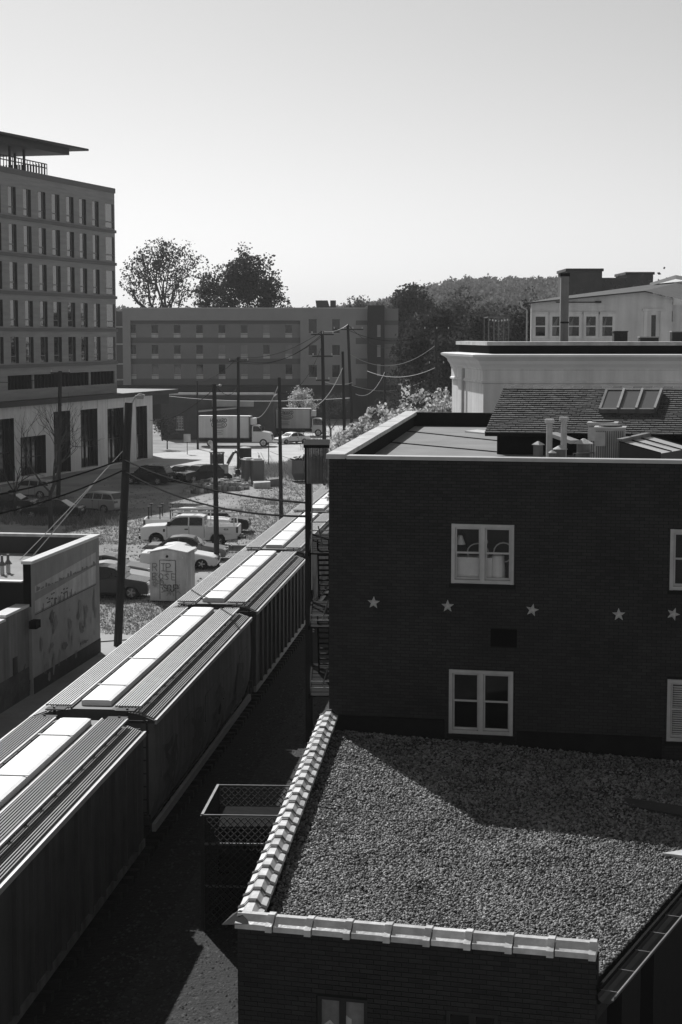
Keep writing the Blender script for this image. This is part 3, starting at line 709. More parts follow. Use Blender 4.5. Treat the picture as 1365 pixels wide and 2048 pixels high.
def gwin(h, curtain):
    f = MB(); a, b, c, d = h; mid = (a+b)/2
    f.box(a+.003, a+.06, .02, .14, c, d); f.box(b-.06, b-.003, .02, .14, c, d); f.box(mid-.05, mid+.05, .02, .14, c, d-.06); f.box(a+.06, b-.06, .02, .14, d-.06, d-.003)
    fo = obj('window', f, M['black'], gb, loc=(GD[0], GD[1], 0), rz=frz)
    for x0, x1 in ((a+.06, mid-.05), (mid+.05, b-.06)): obj('pane', MB().box(x0, x1, .08, .1, c, d-.061), M['curt'] if curtain else M['glass'], fo)
    return fo
M['curt'] = mat('pale_window_board', .2, .6, .35, 3.0)
f = gwin(gholes[0], True); gwin(gholes[1], False)
a, b, c, d = gholes[0]
st = [[(a+.12,d-.75),(a+.13,d-.5),(a+.2,d-.44),(a+.26,d-.5),(a+.24,d-.75)], [(a+.3,d-.75),(a+.33,d-.56),(a+.42,d-.52),(a+.47,d-.6),(a+.45,d-.75)], [(a+.43,d-.75),(a+.42,d-.42),(a+.47,d-.33),(a+.5,d-.42),(a+.5,d-.75)]]
mid = (a+b)/2; st.append([(mid+.08,d-.75),(mid+.07,d-.35),(mid+.12,d-.38),(mid+.12,d-.75)])
obj('graffiti', strokes(st, .045, .074), mat('spray_white', .5, .6, .2, 5), f)
obj('left_wall', MB().prism([GLf(.31,0), GLf(LLEN,0), GLf(LLEN,.3), GLf(.31,.3)], 0, Zt-.1), M['mortar'], gb)
# glazed coping tiles, one by one: a roll with stepped joints
def tile_prof(w0, h0): return [(-.22,-.09),(-.22,0),(-.13,.035),(-.06,.12),(.06,.12),(.13,.035),(.22,0),(.22,-.09)]
def tile_mesh(L, collar=True):
    pr = tile_prof(0,0); mb = MB(); n = len(pr)
    for y0, y1, s in (((0, L*.86, 1.0), (L*.80, L-.02, 1.16)) if collar else ((0, L-.01, 1.0),)):
        o = len(mb.v); 
        for y in (y0, y1):
            for x, z in pr: mb.v.append((x*s, y, z*s))
        for i in range(n-1): mb.f.append((o+i+1, o+i, o+n+i, o+n+i+1)); mb.m.append(0)
        mb.f.append(tuple(o+i for i in range(n))); mb.m.append(0); mb.f.append(tuple(o+n+i for i in reversed(range(n)))); mb.m.append(0)
    return mb
NTL = 25; LT = (LLEN-.1)/NTL; tm = tile_mesh(LT, False).mesh('coping_tile', M['tile'])
jm = MB()
pr = tile_prof(0,0); n = len(pr)
for y in (0, .12):
    for x, z in pr: jm.v.append((x*1.1, y, z*1.12+.006))
for i in range(n-1): jm.f.append((i+1, i, n+i, n+i+1)); jm.m.append(0)
jmesh = jm.mesh('joint_shade', M['tiledark'])  # black bands imitate the shaded end faces of overlapping collars
lrz = math.atan2(ld.y, ld.x)-PI/2
for i in range(NTL):
    p = GLf(.12+i*LT, .15)
    t_ = obj('coping_tile', tm, None, gb, loc=(p[0], p[1], Zt-.01+R.uniform(-.006,.006)), rz=lrz+R.uniform(-.012,.012))
    j_ = obj('joint_shade', jmesh, None, t_, loc=(0, LT-.09, .006))
NTF = 9; LF = (FLEN+.02)/NTF; tmf = tile_mesh(LF).mesh('coping_tile', M['tile'])
for i in range(NTF):
    p = GF(-.02+i*LF, .13)
    obj('coping_tile', tmf, None, gb, loc=(p[0], p[1], Zt-.01+R.uniform(-.006,.006)), rz=frz-PI/2+R.uniform(-.01,.01))
obj('corner_tile', MB().add([(GF(-.24,-.1)[0],GF(-.24,-.1)[1],Zt-.05),(GF(.22,-.1)[0],GF(.22,-.1)[1],Zt),(GF(.2,.36)[0],GF(.2,.36)[1],Zt+.02),(GF(-.2,.36)[0],GF(-.2,.36)[1],Zt-.02),(GF(0,.13)[0],GF(0,.13)[1],Zt+.14)],[(0,1,4),(1,2,4),(2,3,4),(3,0,4)]), M['tiledark'], gb)
# gutter side
rd = Vector((GB[0]-GC[0], GB[1]-GC[1])).normalized(); rn = Vector((rd.y, -rd.x)); RLEN = (Vector(GB)-Vector(GC)).length
def GR(u, v): return (GC[0]+rd.x*u+rn.x*v, GC[1]+rd.y*u+rn.y*v)
rrz = math.atan2(rd.y, rd.x)
ze = gz(*GC)
obj('right_wall', MB().wall(.1, RLEN, 0, ze-.25, 0, .3, [(1.3,2.2,.5,2.9),(3.4,4.3,.5,2.9)]).box(.1, RLEN, .31, .4, 0, 3), M['mortar'], gb, loc=(GC[0]-rn.x*.2, GC[1]-rn.y*.2, 0), rz=rrz)
obj('fascia_board', MB().prism([GR(0,0), GR(RLEN,0), GR(RLEN,.05), GR(0,.05)], ze-.28, [ze-.0, gz(*GB)+.0, gz(*GB), ze]), M['tar'], gb)
gt = MB(); pr = [(-.13,.0),(-.12,-.08),(-.06,-.13),(.06,-.13),(.12,-.08),(.13,.01)]
vs = []
zg = lambda u: lerp(ze-.06, gz(*GB)-.06, u/RLEN)
for u in (-.15, RLEN):
    for x, z in pr: p = GR(u, .19+x); vs.append((p[0], p[1], zg(u)+z))
n = len(pr); gt.add(vs, [(i, i+1, n+i+1, n+i) for i in range(n-1)]); 
g_ = obj('gutter', gt, M['black'], gb)
lip = MB(); a = GR(-.15,.33); b = GR(RLEN,.33); lip.tube([(a[0],a[1],zg(-.15)+.01),(b[0],b[1],zg(RLEN)+.01)], .014, 6); obj('gutter_lip', lip, M['steel'], g_)
for i in range(14):
    u = .05+i*1.0; a = GR(u,.05); b = GR(u,.33); obj('bracket', MB().bar((a[0],a[1],zg(u)+.005),(b[0],b[1],zg(u)+.005),.018,.008), M['greymetal'], g_)
# roof stones
rng = np.random.default_rng(11)
poly = [Vector((p[0], p[1])) for p in rp_]
n = 95000
# sample the quadrilateral with a density that follows the distance a little
uu = rng.uniform(0,1,n*2); vv = rng.uniform(0,1,n*2)**1.15
A, B, Cc, D = [np.array(p) for p in (rp_[3], rp_[2], rp_[1], rp_[0])]
P = (A[None]*(1-uu)[:,None]+B[None]*uu[:,None])*(1-vv)[:,None]+(D[None]*(1-uu)[:,None]+Cc[None]*uu[:,None])*vv[:,None]
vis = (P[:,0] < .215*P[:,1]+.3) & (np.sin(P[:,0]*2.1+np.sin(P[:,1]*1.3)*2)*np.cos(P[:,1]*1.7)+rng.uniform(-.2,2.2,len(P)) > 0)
P = P[vis][:n]; n = len(P)
base = np.array([[1,.2,0],[.1,1,0],[-1,-.1,0],[-.2,-1,0],[.7,.1,1],[.05,.65,1],[-.65,-.05,1],[-.1,-.7,1]], float)
Ft = np.array([[0,1,5,4],[1,2,6,5],[2,3,7,6],[3,0,4,7],[4,5,6,7]])
ang = rng.normal(0,.9,n); ca, sa = np.cos(ang), np.sin(ang)
sx = .013+.034*rng.uniform(0,1,n)**1.7; sy = sx*rng.uniform(.5,.9,n); sz = sx*rng.uniform(.45,1.1,n)
b5 = base[None]+rng.uniform(-.25,.25,(n,8,3))*np.array([1,1,.35])
tx_ = rng.normal(0,.28,n)[:,None]; ty_ = rng.normal(0,.28,n)[:,None]
X = b5[:,:,0]*sx[:,None]; Y = b5[:,:,1]*sy[:,None]; Z = b5[:,:,2]*sz[:,None]+X*tx_+Y*ty_
V = np.stack([X*ca[:,None]-Y*sa[:,None]+P[:,0:1], X*sa[:,None]+Y*ca[:,None]+P[:,1:2], Z+(3.80-.045*(P[:,0:1]+.3))-.02], 2).reshape(-1,3)
Fi = (Ft[None]+(np.arange(n)*8)[:,None,None]).reshape(-1,4)
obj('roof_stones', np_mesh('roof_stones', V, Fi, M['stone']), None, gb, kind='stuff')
p1_, p2_ = onplane(1245,1615,(0,0,3.45),Vector((0,0,1))), onplane(1420,1640,(0,0,3.45),Vector((0,0,1)))
o = tag(obj('roof_board', MB().prism([(p1_.x,p1_.y),(p2_.x,p2_.y-.3),(p2_.x+.1,p2_.y+.5),(p1_.x+.1,p1_.y+.6)], 3.44, 3.52), M['wood']), 'flat weathered board lying on the shaded gravel roof', 'board')
p1_ = onplane(1325,1712,(0,0,3.5),Vector((0,0,1)))
tag(obj('roof_panel', MB().prism([(p1_.x,p1_.y),(p1_.x+1.2,p1_.y-.5),(p1_.x+1.4,p1_.y+.0),(p1_.x+.5,p1_.y+.25)], 3.4, 3.56), M['cap']), 'pale slab lying at the sunlit right end of the gravel roof', 'slab')

# ================================================================ PALE CORNICE BUILDING
CO = at(968, 700, 70.0); CLf = at(905, 700, 78.0)
m_cw = mat('cornice_stucco', .76, .85, .1, .8, .1, 8, streak=.18); m_cs = mat('cornice_moulding', .74, .85, .1, .8)  # the cornice gets its own even pale tone
cb = thing('cornice_building', 'pale stucco building with a deep moulded cornice behind the shingle roof', 'building', (0, 0, 0))
path = [Vector((CLf.x, CLf.y)), Vector((CO.x, CO.y)), Vector((CO.x+16, CO.y-.4))]
def offs(path, o):
    out = []
    for i, p in enumerate(path):
        ns_ = []
        if i > 0: d = (p-path[i-1]).normalized(); ns_.append(Vector((d.y, -d.x)))
        if i < len(path)-1: d = (path[i+1]-p).normalized(); ns_.append(Vector((d.y, -d.x)))
        b = sum(ns_, Vector((0,0))).normalized(); k = 1/max(.3, b.dot(ns_[0])); out.append(p+b*o*k)
    return out
def zc(py): return at(1000, py, 70.0).z
def sweep(prof):
    mb = MB(); rows_ = [(offs(path, o), z) for o, z in prof]
    for r, z in rows_:
        for p in r: mb.v.append((p.x, p.y, z))
    for i in range(len(rows_)-1):
        for j in range(2): mb.f.append((i*3+j, (i+1)*3+j, (i+1)*3+j+1, i*3+j+1)); mb.m.append(0)
    return mb
obj('wall', sweep([(0,0),(0,zc(768))]), m_cw, cb)
obj('frieze', sweep([(.02,zc(768)),(.1,zc(766)),(.1,zc(763)),(.04,zc(761)),(.04,zc(741)),(.08,zc(739)),(.08,zc(737))]), m_cw, cb)
obj('cornice', sweep([(.08,zc(737)),(.12,zc(733)),(.2,zc(728)),(.24,zc(722)),(.38,zc(717)),(.52,zc(714)),(.54,zc(709.5)),(.40,zc(708)),(-.3,zc(707.5))]), m_cs, cb)
obj('attic_wall', sweep([(-.28,zc(708)),(-.28,zc(691)),(-.5,zc(690.8))]), M['tar'], cb)  # near-black imitates the shadow under the overhang
obj('attic_coping', sweep([(-.29,zc(691)),(-.16,zc(691)),(-.16,zc(683.5)),(-.7,zc(683)),(-.7,zc(691))]), M['cap'], cb)
obj('roof', MB().add([(*offs(path,-.5)[0],zc(688)),(*offs(path,-.5)[1],zc(688)),(*offs(path,-.5)[2],zc(688)),(path[2].x,path[2].y+22,zc(688)),(path[0].x+4,path[0].y+14,zc(688))],[(0,1,2,3,4)]), M['membrane'], cb)
dd = (path[1]-path[0]).normalized(); dn_ = Vector((dd.y,-dd.x))
p_ = path[0].lerp(path[1], .45)+dn_*.1; obj('downpipe', MB().tube([(p_.x,p_.y,5),(p_.x,p_.y,zc(741))], .07, 8), M['frame'], cb)
p_ = (path[0].x+3.2, 84.0)
ch = thing('chimney_stack', 'tall square chimney standing in front of the pale loft windows', 'chimney', (at(1128,680,86).x, 86, 0))
z0, z1 = zc(690), at(1128, 553, 86).z
obj('shaft', MB().box(-.2,.2,-.2,.2,z0-1,z1-.0), mat('chimney_render', .22, .9, .2, 1.5, .2, 10, streak=.3), ch)
obj('cap', MB().box(-.24,.24,-.24,.24,z1+.002,z1+.16), M['tar'], ch)
obj('collar', MB().box(-.215,.215,-.215,-.202,z0+1.0,z0+1.08), M['tar'], ch)
for x0, x1, yt, lb_ in ((1227,1254,662,'grey roof box in front of the loft windows'), (1279,1316,673,'low dark roof hatch left of the loft door'), (1343,1372,662,'dark covered bench at the right end of the terrace')):
    a = at(x0, yt, 92); b = at(x1, yt, 92)
    t_ = thing('roof_box', lb_, 'roof box', ((a.x+b.x)/2, 92, zc(688)), 0, 'boxes on the pale roof')
    hw = (b.x-a.x)/2; obj('body', MB().box(-hw,hw,-.3,.3,-.4,a.z-zc(688)-.06), M['wood'] if x0 < 1240 else M['black'], t_); obj('lid', MB().box(-hw-.03,hw+.03,-.33,.33,a.z-zc(688)-.058,a.z-zc(688)), M['frame'] if x0 != 1227 else M['wood'], t_)

# ================================================================ PALE LOFT BUILDING
LFY = 110.0
def LF_(px, py): p = at(px, py, LFY); return p.x, p.z
m_lf = mat('loft_stucco', .7, .85, .14, .6, .1, 6, streak=.15)
lf = thing('loft_building', 'weathered pale loft building with sash windows and a low gable roof', 'building', (0, LFY, 0))
top = [LF_(1063,607), LF_(1104,601), LF_(1230,589), LF_(1290,584), LF_(1345,597)]
x0, x1 = top[0][0], top[-1][0]; zb = LF_(1063,690)[1]-1
lw = [(1077,1101),(1111,1135),(1145,1170),(1180,1204),(1213,1238)]
lh = [(LF_(a,0)[0], LF_(b,0)[0], LF_(0,674)[1], LF_(0,631)[1]) for a, b in lw]
ldoor = (LF_(1306,0)[0], LF_(1334,0)[0], zb+.2, LF_(0,627)[1])
zs = LF_(0,608)[1]
obj('wall', MB().wall(x0, x1, zb-8, zs, 0, .3, lh+[ldoor]).extr([(x0+.01,zs+.002)]+[(x1-.01,zs+.002)]+[(x, max(z, zs+.01)) for x, z in reversed(top)], .002, .3), m_lf, lf)
for a, b, c, d in lh:
    f = MB(); fw = .07; zm = (c+d)/2
    f.box(a-.1, a+fw, -.05, .1, c-.08, d+.1); f.box(b-fw, b+.1, -.05, .1, c-.08, d+.1); f.box(a+fw, b-fw, -.05, .1, d-fw, d+.1); f.box(a+fw, b-fw, -.07, .1, c-.08, c+fw); f.box(a+fw, b-fw, -.02, .08, zm-.04, zm+.04)
    fo = obj('window', f, m_cw, lf); obj('pane', MB().box(a+fw, b-fw, .03, .06, c+fw, d-fw), M['glass'], fo)
    if R.random() < .7:
        u = R.uniform(.2,.5); obj('curtain', MB().add([(lerp(a,b,.1),.028,c+.1),(lerp(a,b,u),.028,c+.1),(lerp(a,b,u+.15),.028,d-.1),(lerp(a,b,.1),.028,zm)],[(0,1,2,3)]), M['curt'], fo)
    obj('hood_moulding', MB().box(a-.18, b+.18, -.1, -.002, d+.101, d+.22), m_lf, lf)
f = MB(); a, b, c, d = ldoor; f.box(a-.18,a+.02,-.06,.1,c,d+.15); f.box(b-.02,b+.18,-.06,.1,c,d+.15); f.box(a-.3,b+.3,-.14,.1,d+.151,d+.3)
dr = obj('door_frame', f, m_cw, lf); obj('door_leaf', MB().box(a+.02,b-.02,.05,.12,c,d+.14).box(a+.3,b-.3,.035,.049,c+.6,d-.1,1), [m_lf, M['glass']], dr)
# roof planes and upper storey
def P3(px, py, Y): p = at(px, py, Y); return (p.x, p.y-LFY, p.z)
obj('roof', MB().add([P3(1050,606,109.4),P3(1290,581.5,109.4),P3(1372,601,109.4),P3(1372,562,128),P3(1309,568,128),P3(1102,596,122)], [(0,1,4,5),(1,2,3,4)]).add([P3(1050,608,109.4),P3(1290,584,109.4),P3(1290,581.5,109.4),P3(1050,605.5,109.4)], [(0,1,2,3)]), mat('loft_roof', .05, .9, .4, .8, .3, 4), lf)
ub = MB().wall(P3(1338,600,126)[0], P3(1400,600,126)[0], P3(1340,620,126)[2], P3(1340,566,126)[2], 14, 14.4, [])
obj('upper_storey', ub, m_lf, lf)
for a, b in ((1342,1351),(1354,1364)):
    pa = P3(a,592,125.9); pb = P3(b,577,125.9); fo = obj('upper_window', MB().box(pa[0]-.06,pb[0]+.06,13.86,13.93,pa[2]-.06,pa[2]), m_cw, lf); obj('pane', MB().box(pa[0],pb[0],13.9,13.98,pa[2]+.001,pb[2]), M['glass'], fo)
obj('upper_roof', MB().add([P3(1300,572,124),P3(1352,558,124),P3(1420,570,124),P3(1420,562,135),P3(1352,550,135),P3(1300,566,135)], [(0,1,4,5),(1,2,3,4)]).box(P3(1300,0,124)[0],P3(1420,0,124)[0],14.2,14.3,P3(1300,574,124)[2]-.4,P3(1300,574,124)[2]-.2), mat('loft_roof', .05), lf)
obj('eave_gutter', MB().tube([(LF_(1048,0)[0],-.2,LF_(0,603)[1]),(LF_(1050,0)[0],-.2,LF_(0,614)[1]),(LF_(1061,0)[0],-.1,LF_(0,620)[1]),(LF_(1061,0)[0],-.1,zb-2)], .06, 6), M['frame'], lf)
obj('conduit', MB().tube([(LF_(1120,0)[0],-.08,LF_(0,604.5)[1]),(LF_(1210,0)[0],-.08,LF_(0,604.5)[1])], .035, 6).box(LF_(1200,0)[0],LF_(1212,0)[0],-.18,-.02,LF_(0,606)[1],LF_(0,602)[1]), M['black'], lf)
rw = MB().wall(x1+.01, x1+8, zb-8, LF_(0,600)[1]-.3, .6, .9, [(LF_(1351,0)[0],LF_(1362,0)[0],LF_(0,643)[1],LF_(0,622)[1])]); obj('wing_wall', rw, m_lf, lf)
a, b, c, d = LF_(1351,0)[0],LF_(1362,0)[0],LF_(0,643)[1],LF_(0,622)[1]
fo = obj('window', MB().box((a+b)/2-.03,(a+b)/2+.03,.6,.68,c,d).box(a-.1,b+.1,.5,.598,c-.12,c), m_cw, lf); obj('pane', MB().box(a,b,.72,.76,c,d), M['glass'], fo)
# rooftop blocks far behind
for k, (x0, x1, yt, yb, Y, lb_) in enumerate([(1135,1204,537,600,190,'dark flat rooftop block with a ledge above the loft roof'), (1254,1306,544,600,200,'plain dark rooftop block at the right above the loft roof')]):
    a = at(x0, yt, Y); b = at(x1, yb, Y); t_ = thing('rooftop_block', lb_, 'building', (a.x, Y, 0), 0, 'rooftop blocks behind the loft')
    obj('wall', MB().box(0, b.x-a.x, 0, 8, 0, a.z-.3), mat('block_dark', .07, .9, .2, .8), t_); obj('roof_cap', MB().box(-.15, b.x-a.x+.15, -.15, 8.1, a.z-.298, a.z), M['black'], t_)
    if k == 0: obj('lower_wing', MB().box(b.x-a.x+.01, b.x-a.x+3, .5, 8, 0, a.z-1.0), mat('block_dark', .07), t_)

# ================================================================ MURAL BUILDING (left)
MO = (at(200, 1200, 72.5).x, 72.5); MDd = Vector((.152, 1)).normalized(); MRZ = math.atan2(MDd.y, MDd.x)
def ML(px, py): return fac(px, py, MO, MDd)
m_mu = mat('mural_render', .36, .9, .16, .9, .15, 8, streak=.1); m_mb = mat('mural_base', .05, .95, .3, 1.5, .3, 8)
mu = thing('mural_building', 'flat roofed building with a faded painted mural on the wall along the track', 'building', (MO[0], MO[1], 0), MRZ)
uL, _ = ML(64, 1250); zT = ML(198, 1068)[1]; zTl = ML(64, 1122)[1]
zT = (zT+zTl)/2
obj('wall', MB().box(uL, 0, 0, .3, 0, zT-.12), m_mu, mu)
obj('wall_base', MB().box(uL+.1, 0, -.02, -.003, 0, .62), m_mb, mu)
zi = zT-.85
obj('rear_parapet', MB().box(-.3, 0, .31, 14, 0, zT-.12), mat('rear_parapet_dark', .05, .9, .2, 1), mu)
obj('roof', MB().box(uL+.3, -.31, .31, 14, zi-.25, zi), mat('mural_roof', .27, .9, .2, .8, .2, 6), mu)
obj('coping', MB().box(uL-.05, .05, -.06, .36, zT-.118, zT), M['white'], mu)
obj('rear_coping', MB().box(-.36, .05, .362, 14, zT-.118, zT-.0), M['cap'], mu)
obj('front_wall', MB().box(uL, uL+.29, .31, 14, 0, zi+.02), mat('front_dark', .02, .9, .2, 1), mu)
obj('roof_edge', MB().box(uL-.06, uL+.3, .37, 14, zi+.022, zi+.08), M['metalcap'], mu)
# painted bands and worn skyline
m_m1 = mat('mural_pale', .6, .9, .2, 1.2, streak=.2); m_m2 = mat('mural_grey', .25, .9, .2, 1.2); m_m3 = mat('mural_ink', .09, .9, .3, 2)  # pale, grey and dark paints of the faded mural
m_m3b = mat('mural_mid', .17, .9, .3, 2)
def band(pts, m, y, nm='mural_paint'):
    q = [ML(*p) for p in pts]; return obj(nm, MB().add([(u, y, z) for u, z in q], [tuple(range(len(q)))]), m, mu)
band([(70,1172),(70,1186),(192,1126),(192,1104)], m_m1, -.004); band([(70,1202),(70,1226),(192,1166),(192,1130)], m_m1, -.004)
for k in range(26):
    px = 72+k*4.5+R.uniform(-1,1); t = (px-70)/122; y1 = lerp(1184,1130,t); h = R.uniform(2,12)*(1 if R.random() > .3 else .3)
    band([(px,y1),(px+R.uniform(3,6),y1-2),(px+4,y1-2-h*.7),(px+.6,y1-h)], m_m2, -.008-.0003*k)
for k in range(30):
    px = 74+k*2.6+R.uniform(-1,1); t = (px-70)/122; y1 = lerp(1228,1168,t); h = R.uniform(5,16)
    if R.random() < .3: continue
    band([(px,y1),(px+R.uniform(.8,1.6),y1-.6),(px+1,y1-h),(px,y1-h+.3)], m_m3, -.008-.0003*k, 'mural_line')
for k in range(14):
    px = 90+R.uniform(0,48); t = (px-70)/122; y1 = lerp(1205,1145,t)+R.uniform(0,14)
    band([(px,y1),(px+3.6,y1-1.5),(px+3,y1-4),(px+.3,y1-2.5)], m_m3, -.0125-.0003*k, 'mural_line')
band([(70,1229),(70,1230.6),(192,1169.4),(192,1168)], m_m3, -.018, 'mural_line')
def blotch(cx, cy, w_, h_, m, y, n=13):
    ph = R.uniform(0, 6); q = []
    for k in range(n):
        a = 2*PI*k/n; rr = R.uniform(.55, 1.1); q.append((cx+w_*rr*math.cos(a), cy+h_*rr*math.sin(a)-.42*w_*rr*math.cos(a)))
    band(q[::-1], m, y, 'mural_figure')
for k, (cx, cy, w_, h_) in enumerate([(104,1232,6,14),(111,1246,5,17),(107,1262,3,6),(160,1215,4,22),(156,1232,3,10),(188,1200,2.5,24),(191,1225,2,15),(168,1250,5,8),(164,1262,3,5),(172,1222,5,16),(104,1290,4,7),(99,1300,2,6),(168,1284,9,4),(107,1330,3,24),(98,1355,3,12),(140,1250,4,12),(130,1290,6,9),(82,1290,3,20)]):
    blotch(cx, cy, w_, h_, m_m2 if k % 4 else m_m3b, -.02-.0006*k)
for k in range(40):
    x = R.uniform(80, 188); t = (x-70)/122; y = lerp(1250, 1190, t)+R.uniform(0, 95); h = R.uniform(4, 22)
    band([(x,y+h),(x+R.uniform(.5,1.3),y+h-.4),(x+R.uniform(.5,1.6),y),(x,y+.4)], m_m2, -.034-.0003*k, 'mural_streak')
obj('wall_end', MB().box(uL-.012, uL-.002, -.002, .302, zi-.9, zT-.125), M['matte'], mu)
obj('door_hood', MB().box(uL-.5, uL+.02, -.35, -.061, ML(60,1240)[1]-.3, ML(60,1240)[1]), M['tar'], mu)
# lower annexe, nearer to us
an = thing('low_annexe', 'lower rendered annexe with a stepped parapet beside the mural wall', 'building', (MO[0], MO[1], 0), MRZ)
z1 = ML(45,1222)[1]; z2 = z1-.12
us_ = ML(16, 1250)[0]
m_an = mat('annexe_render', .24, .9, .2, 1.0, .2, 8, streak=.35)
dwin = (ML(33,1360)[0], ML(43,1360)[0], ML(38,1392)[1], ML(38,1314)[1])
obj('wall', MB().wall(us_, uL-.02, 0, z1, .12, .4, [dwin]).box(us_-16, us_-.01, .12, .4, 0, z2), m_an, an)
obj('slit_window', MB().box(dwin[0], dwin[1], .3, .36, dwin[2], dwin[3]), M['glass'], an)
obj('coping', MB().box(us_, uL-.05, .06, .6, z1+.002, z1+.1), M['white'], an); obj('coping', MB().box(us_-16, us_-.02, .06, .6, z2+.002, z2+.1), M['white'], an)
obj('roof', MB().box(us_-16, uL-.03, .61, 14, z2-1, z2-.6), M['tar'], an)
obj('base_stain', MB().box(us_-16, uL-.1, .105, .118, 0, 1.1), mat('annexe_stain', .1, .95, .6, 1.2, .3, 6), an)
g0 = ML(60, 1362); gl = []
for k in range(9):
    x = g0[0]-1.0+R.uniform(0,1.9); z = g0[1]-.5+R.uniform(0,.9); gl.append([(x+R.uniform(-.35,.35), z+R.uniform(-.35,.35)) for _ in range(4)])
obj('graffiti', strokes(gl, .07, .1), m_m3, an)
for px, py, lb_ in ((5,1149,'slim roof vent at the left edge of the mural roof'), (17,1146,'slim roof vent with a conical cap on the mural roof')):
    p = onplane(px, py, (0,0,zi), Vector((0,0,1))); t_ = thing('roof_vent', lb_, 'vent', p, 0, 'vents on the mural building roof')
    obj('pipe', MB().lathe([(.09,0),(.09,.35)], n=10), M['steel'], t_); obj('cap', MB().lathe([(.17,.36),(.06,.52),(.05,.75)], n=10), M['greymetal'], t_)
# ================================================================ FREIGHT TRAIN (covered hopper cars, at rest)
tdv = Vector((TD, 1.0)).normalized()
m_side = mat('hopper_side', .07, .7, .25, 1.2, .15, 6, streak=.4)
m_side2 = mat('hopper_side_pale', .15, .7, .25, 1.2, .15, 6, streak=.45)
m_roof = mat('hopper_roof', .05, .6, .3, 1.5)
m_corr = mat('hopper_corrugation', .2, .6, .25, 1.5)
m_board = mat('running_board_steel', .36, .5, .15, 3.0, metal=.2)
m_boardd = mat('running_board_dark', .075, .6, .2, 3.0)
m_hatch = mat('hatch_cover', .78, .5, .14, .9)
m_under = mat('underframe', .03, .8, .3, 3)
gaps = [25.3, 42.05, 59.2, 74.8, 91.2, 107.5]
TRACK_SC = tdv.y
for nm, lat in (('rail', -.72), ('rail', .72)):
    tag(obj('rail', MB().bar((tx(lat,0),0,.28),(tx(lat,170),170,.28),.07,.15), M['steel'], None), 'steel running rail under the hopper train, '+('farther from the buildings' if lat < 0 else 'nearer the brick building'), 'rail', 'rails of the track')
sl_ = MB()
for k in range(200):
    Y = 16+k*.62; a = Vector((tx(-1.3,Y),Y,.1)); b = Vector((tx(1.3,Y),Y-.26,.1)); sl_.bar(a, b, .22, .18)
obj('sleepers', sl_, M['wood'], None, kind='stuff', label='timber sleepers in the ballast under the train')
carlab = ['nearest covered hopper car, ribbed sides, cut off by the left edge', 'smooth sided covered hopper car running beside the mural wall', 'covered hopper car beside the portable shed, ribbed sides', 'covered hopper car farthest in view, vanishing behind the fire escape', 'covered hopper car hidden behind the brick building at the end of the string']
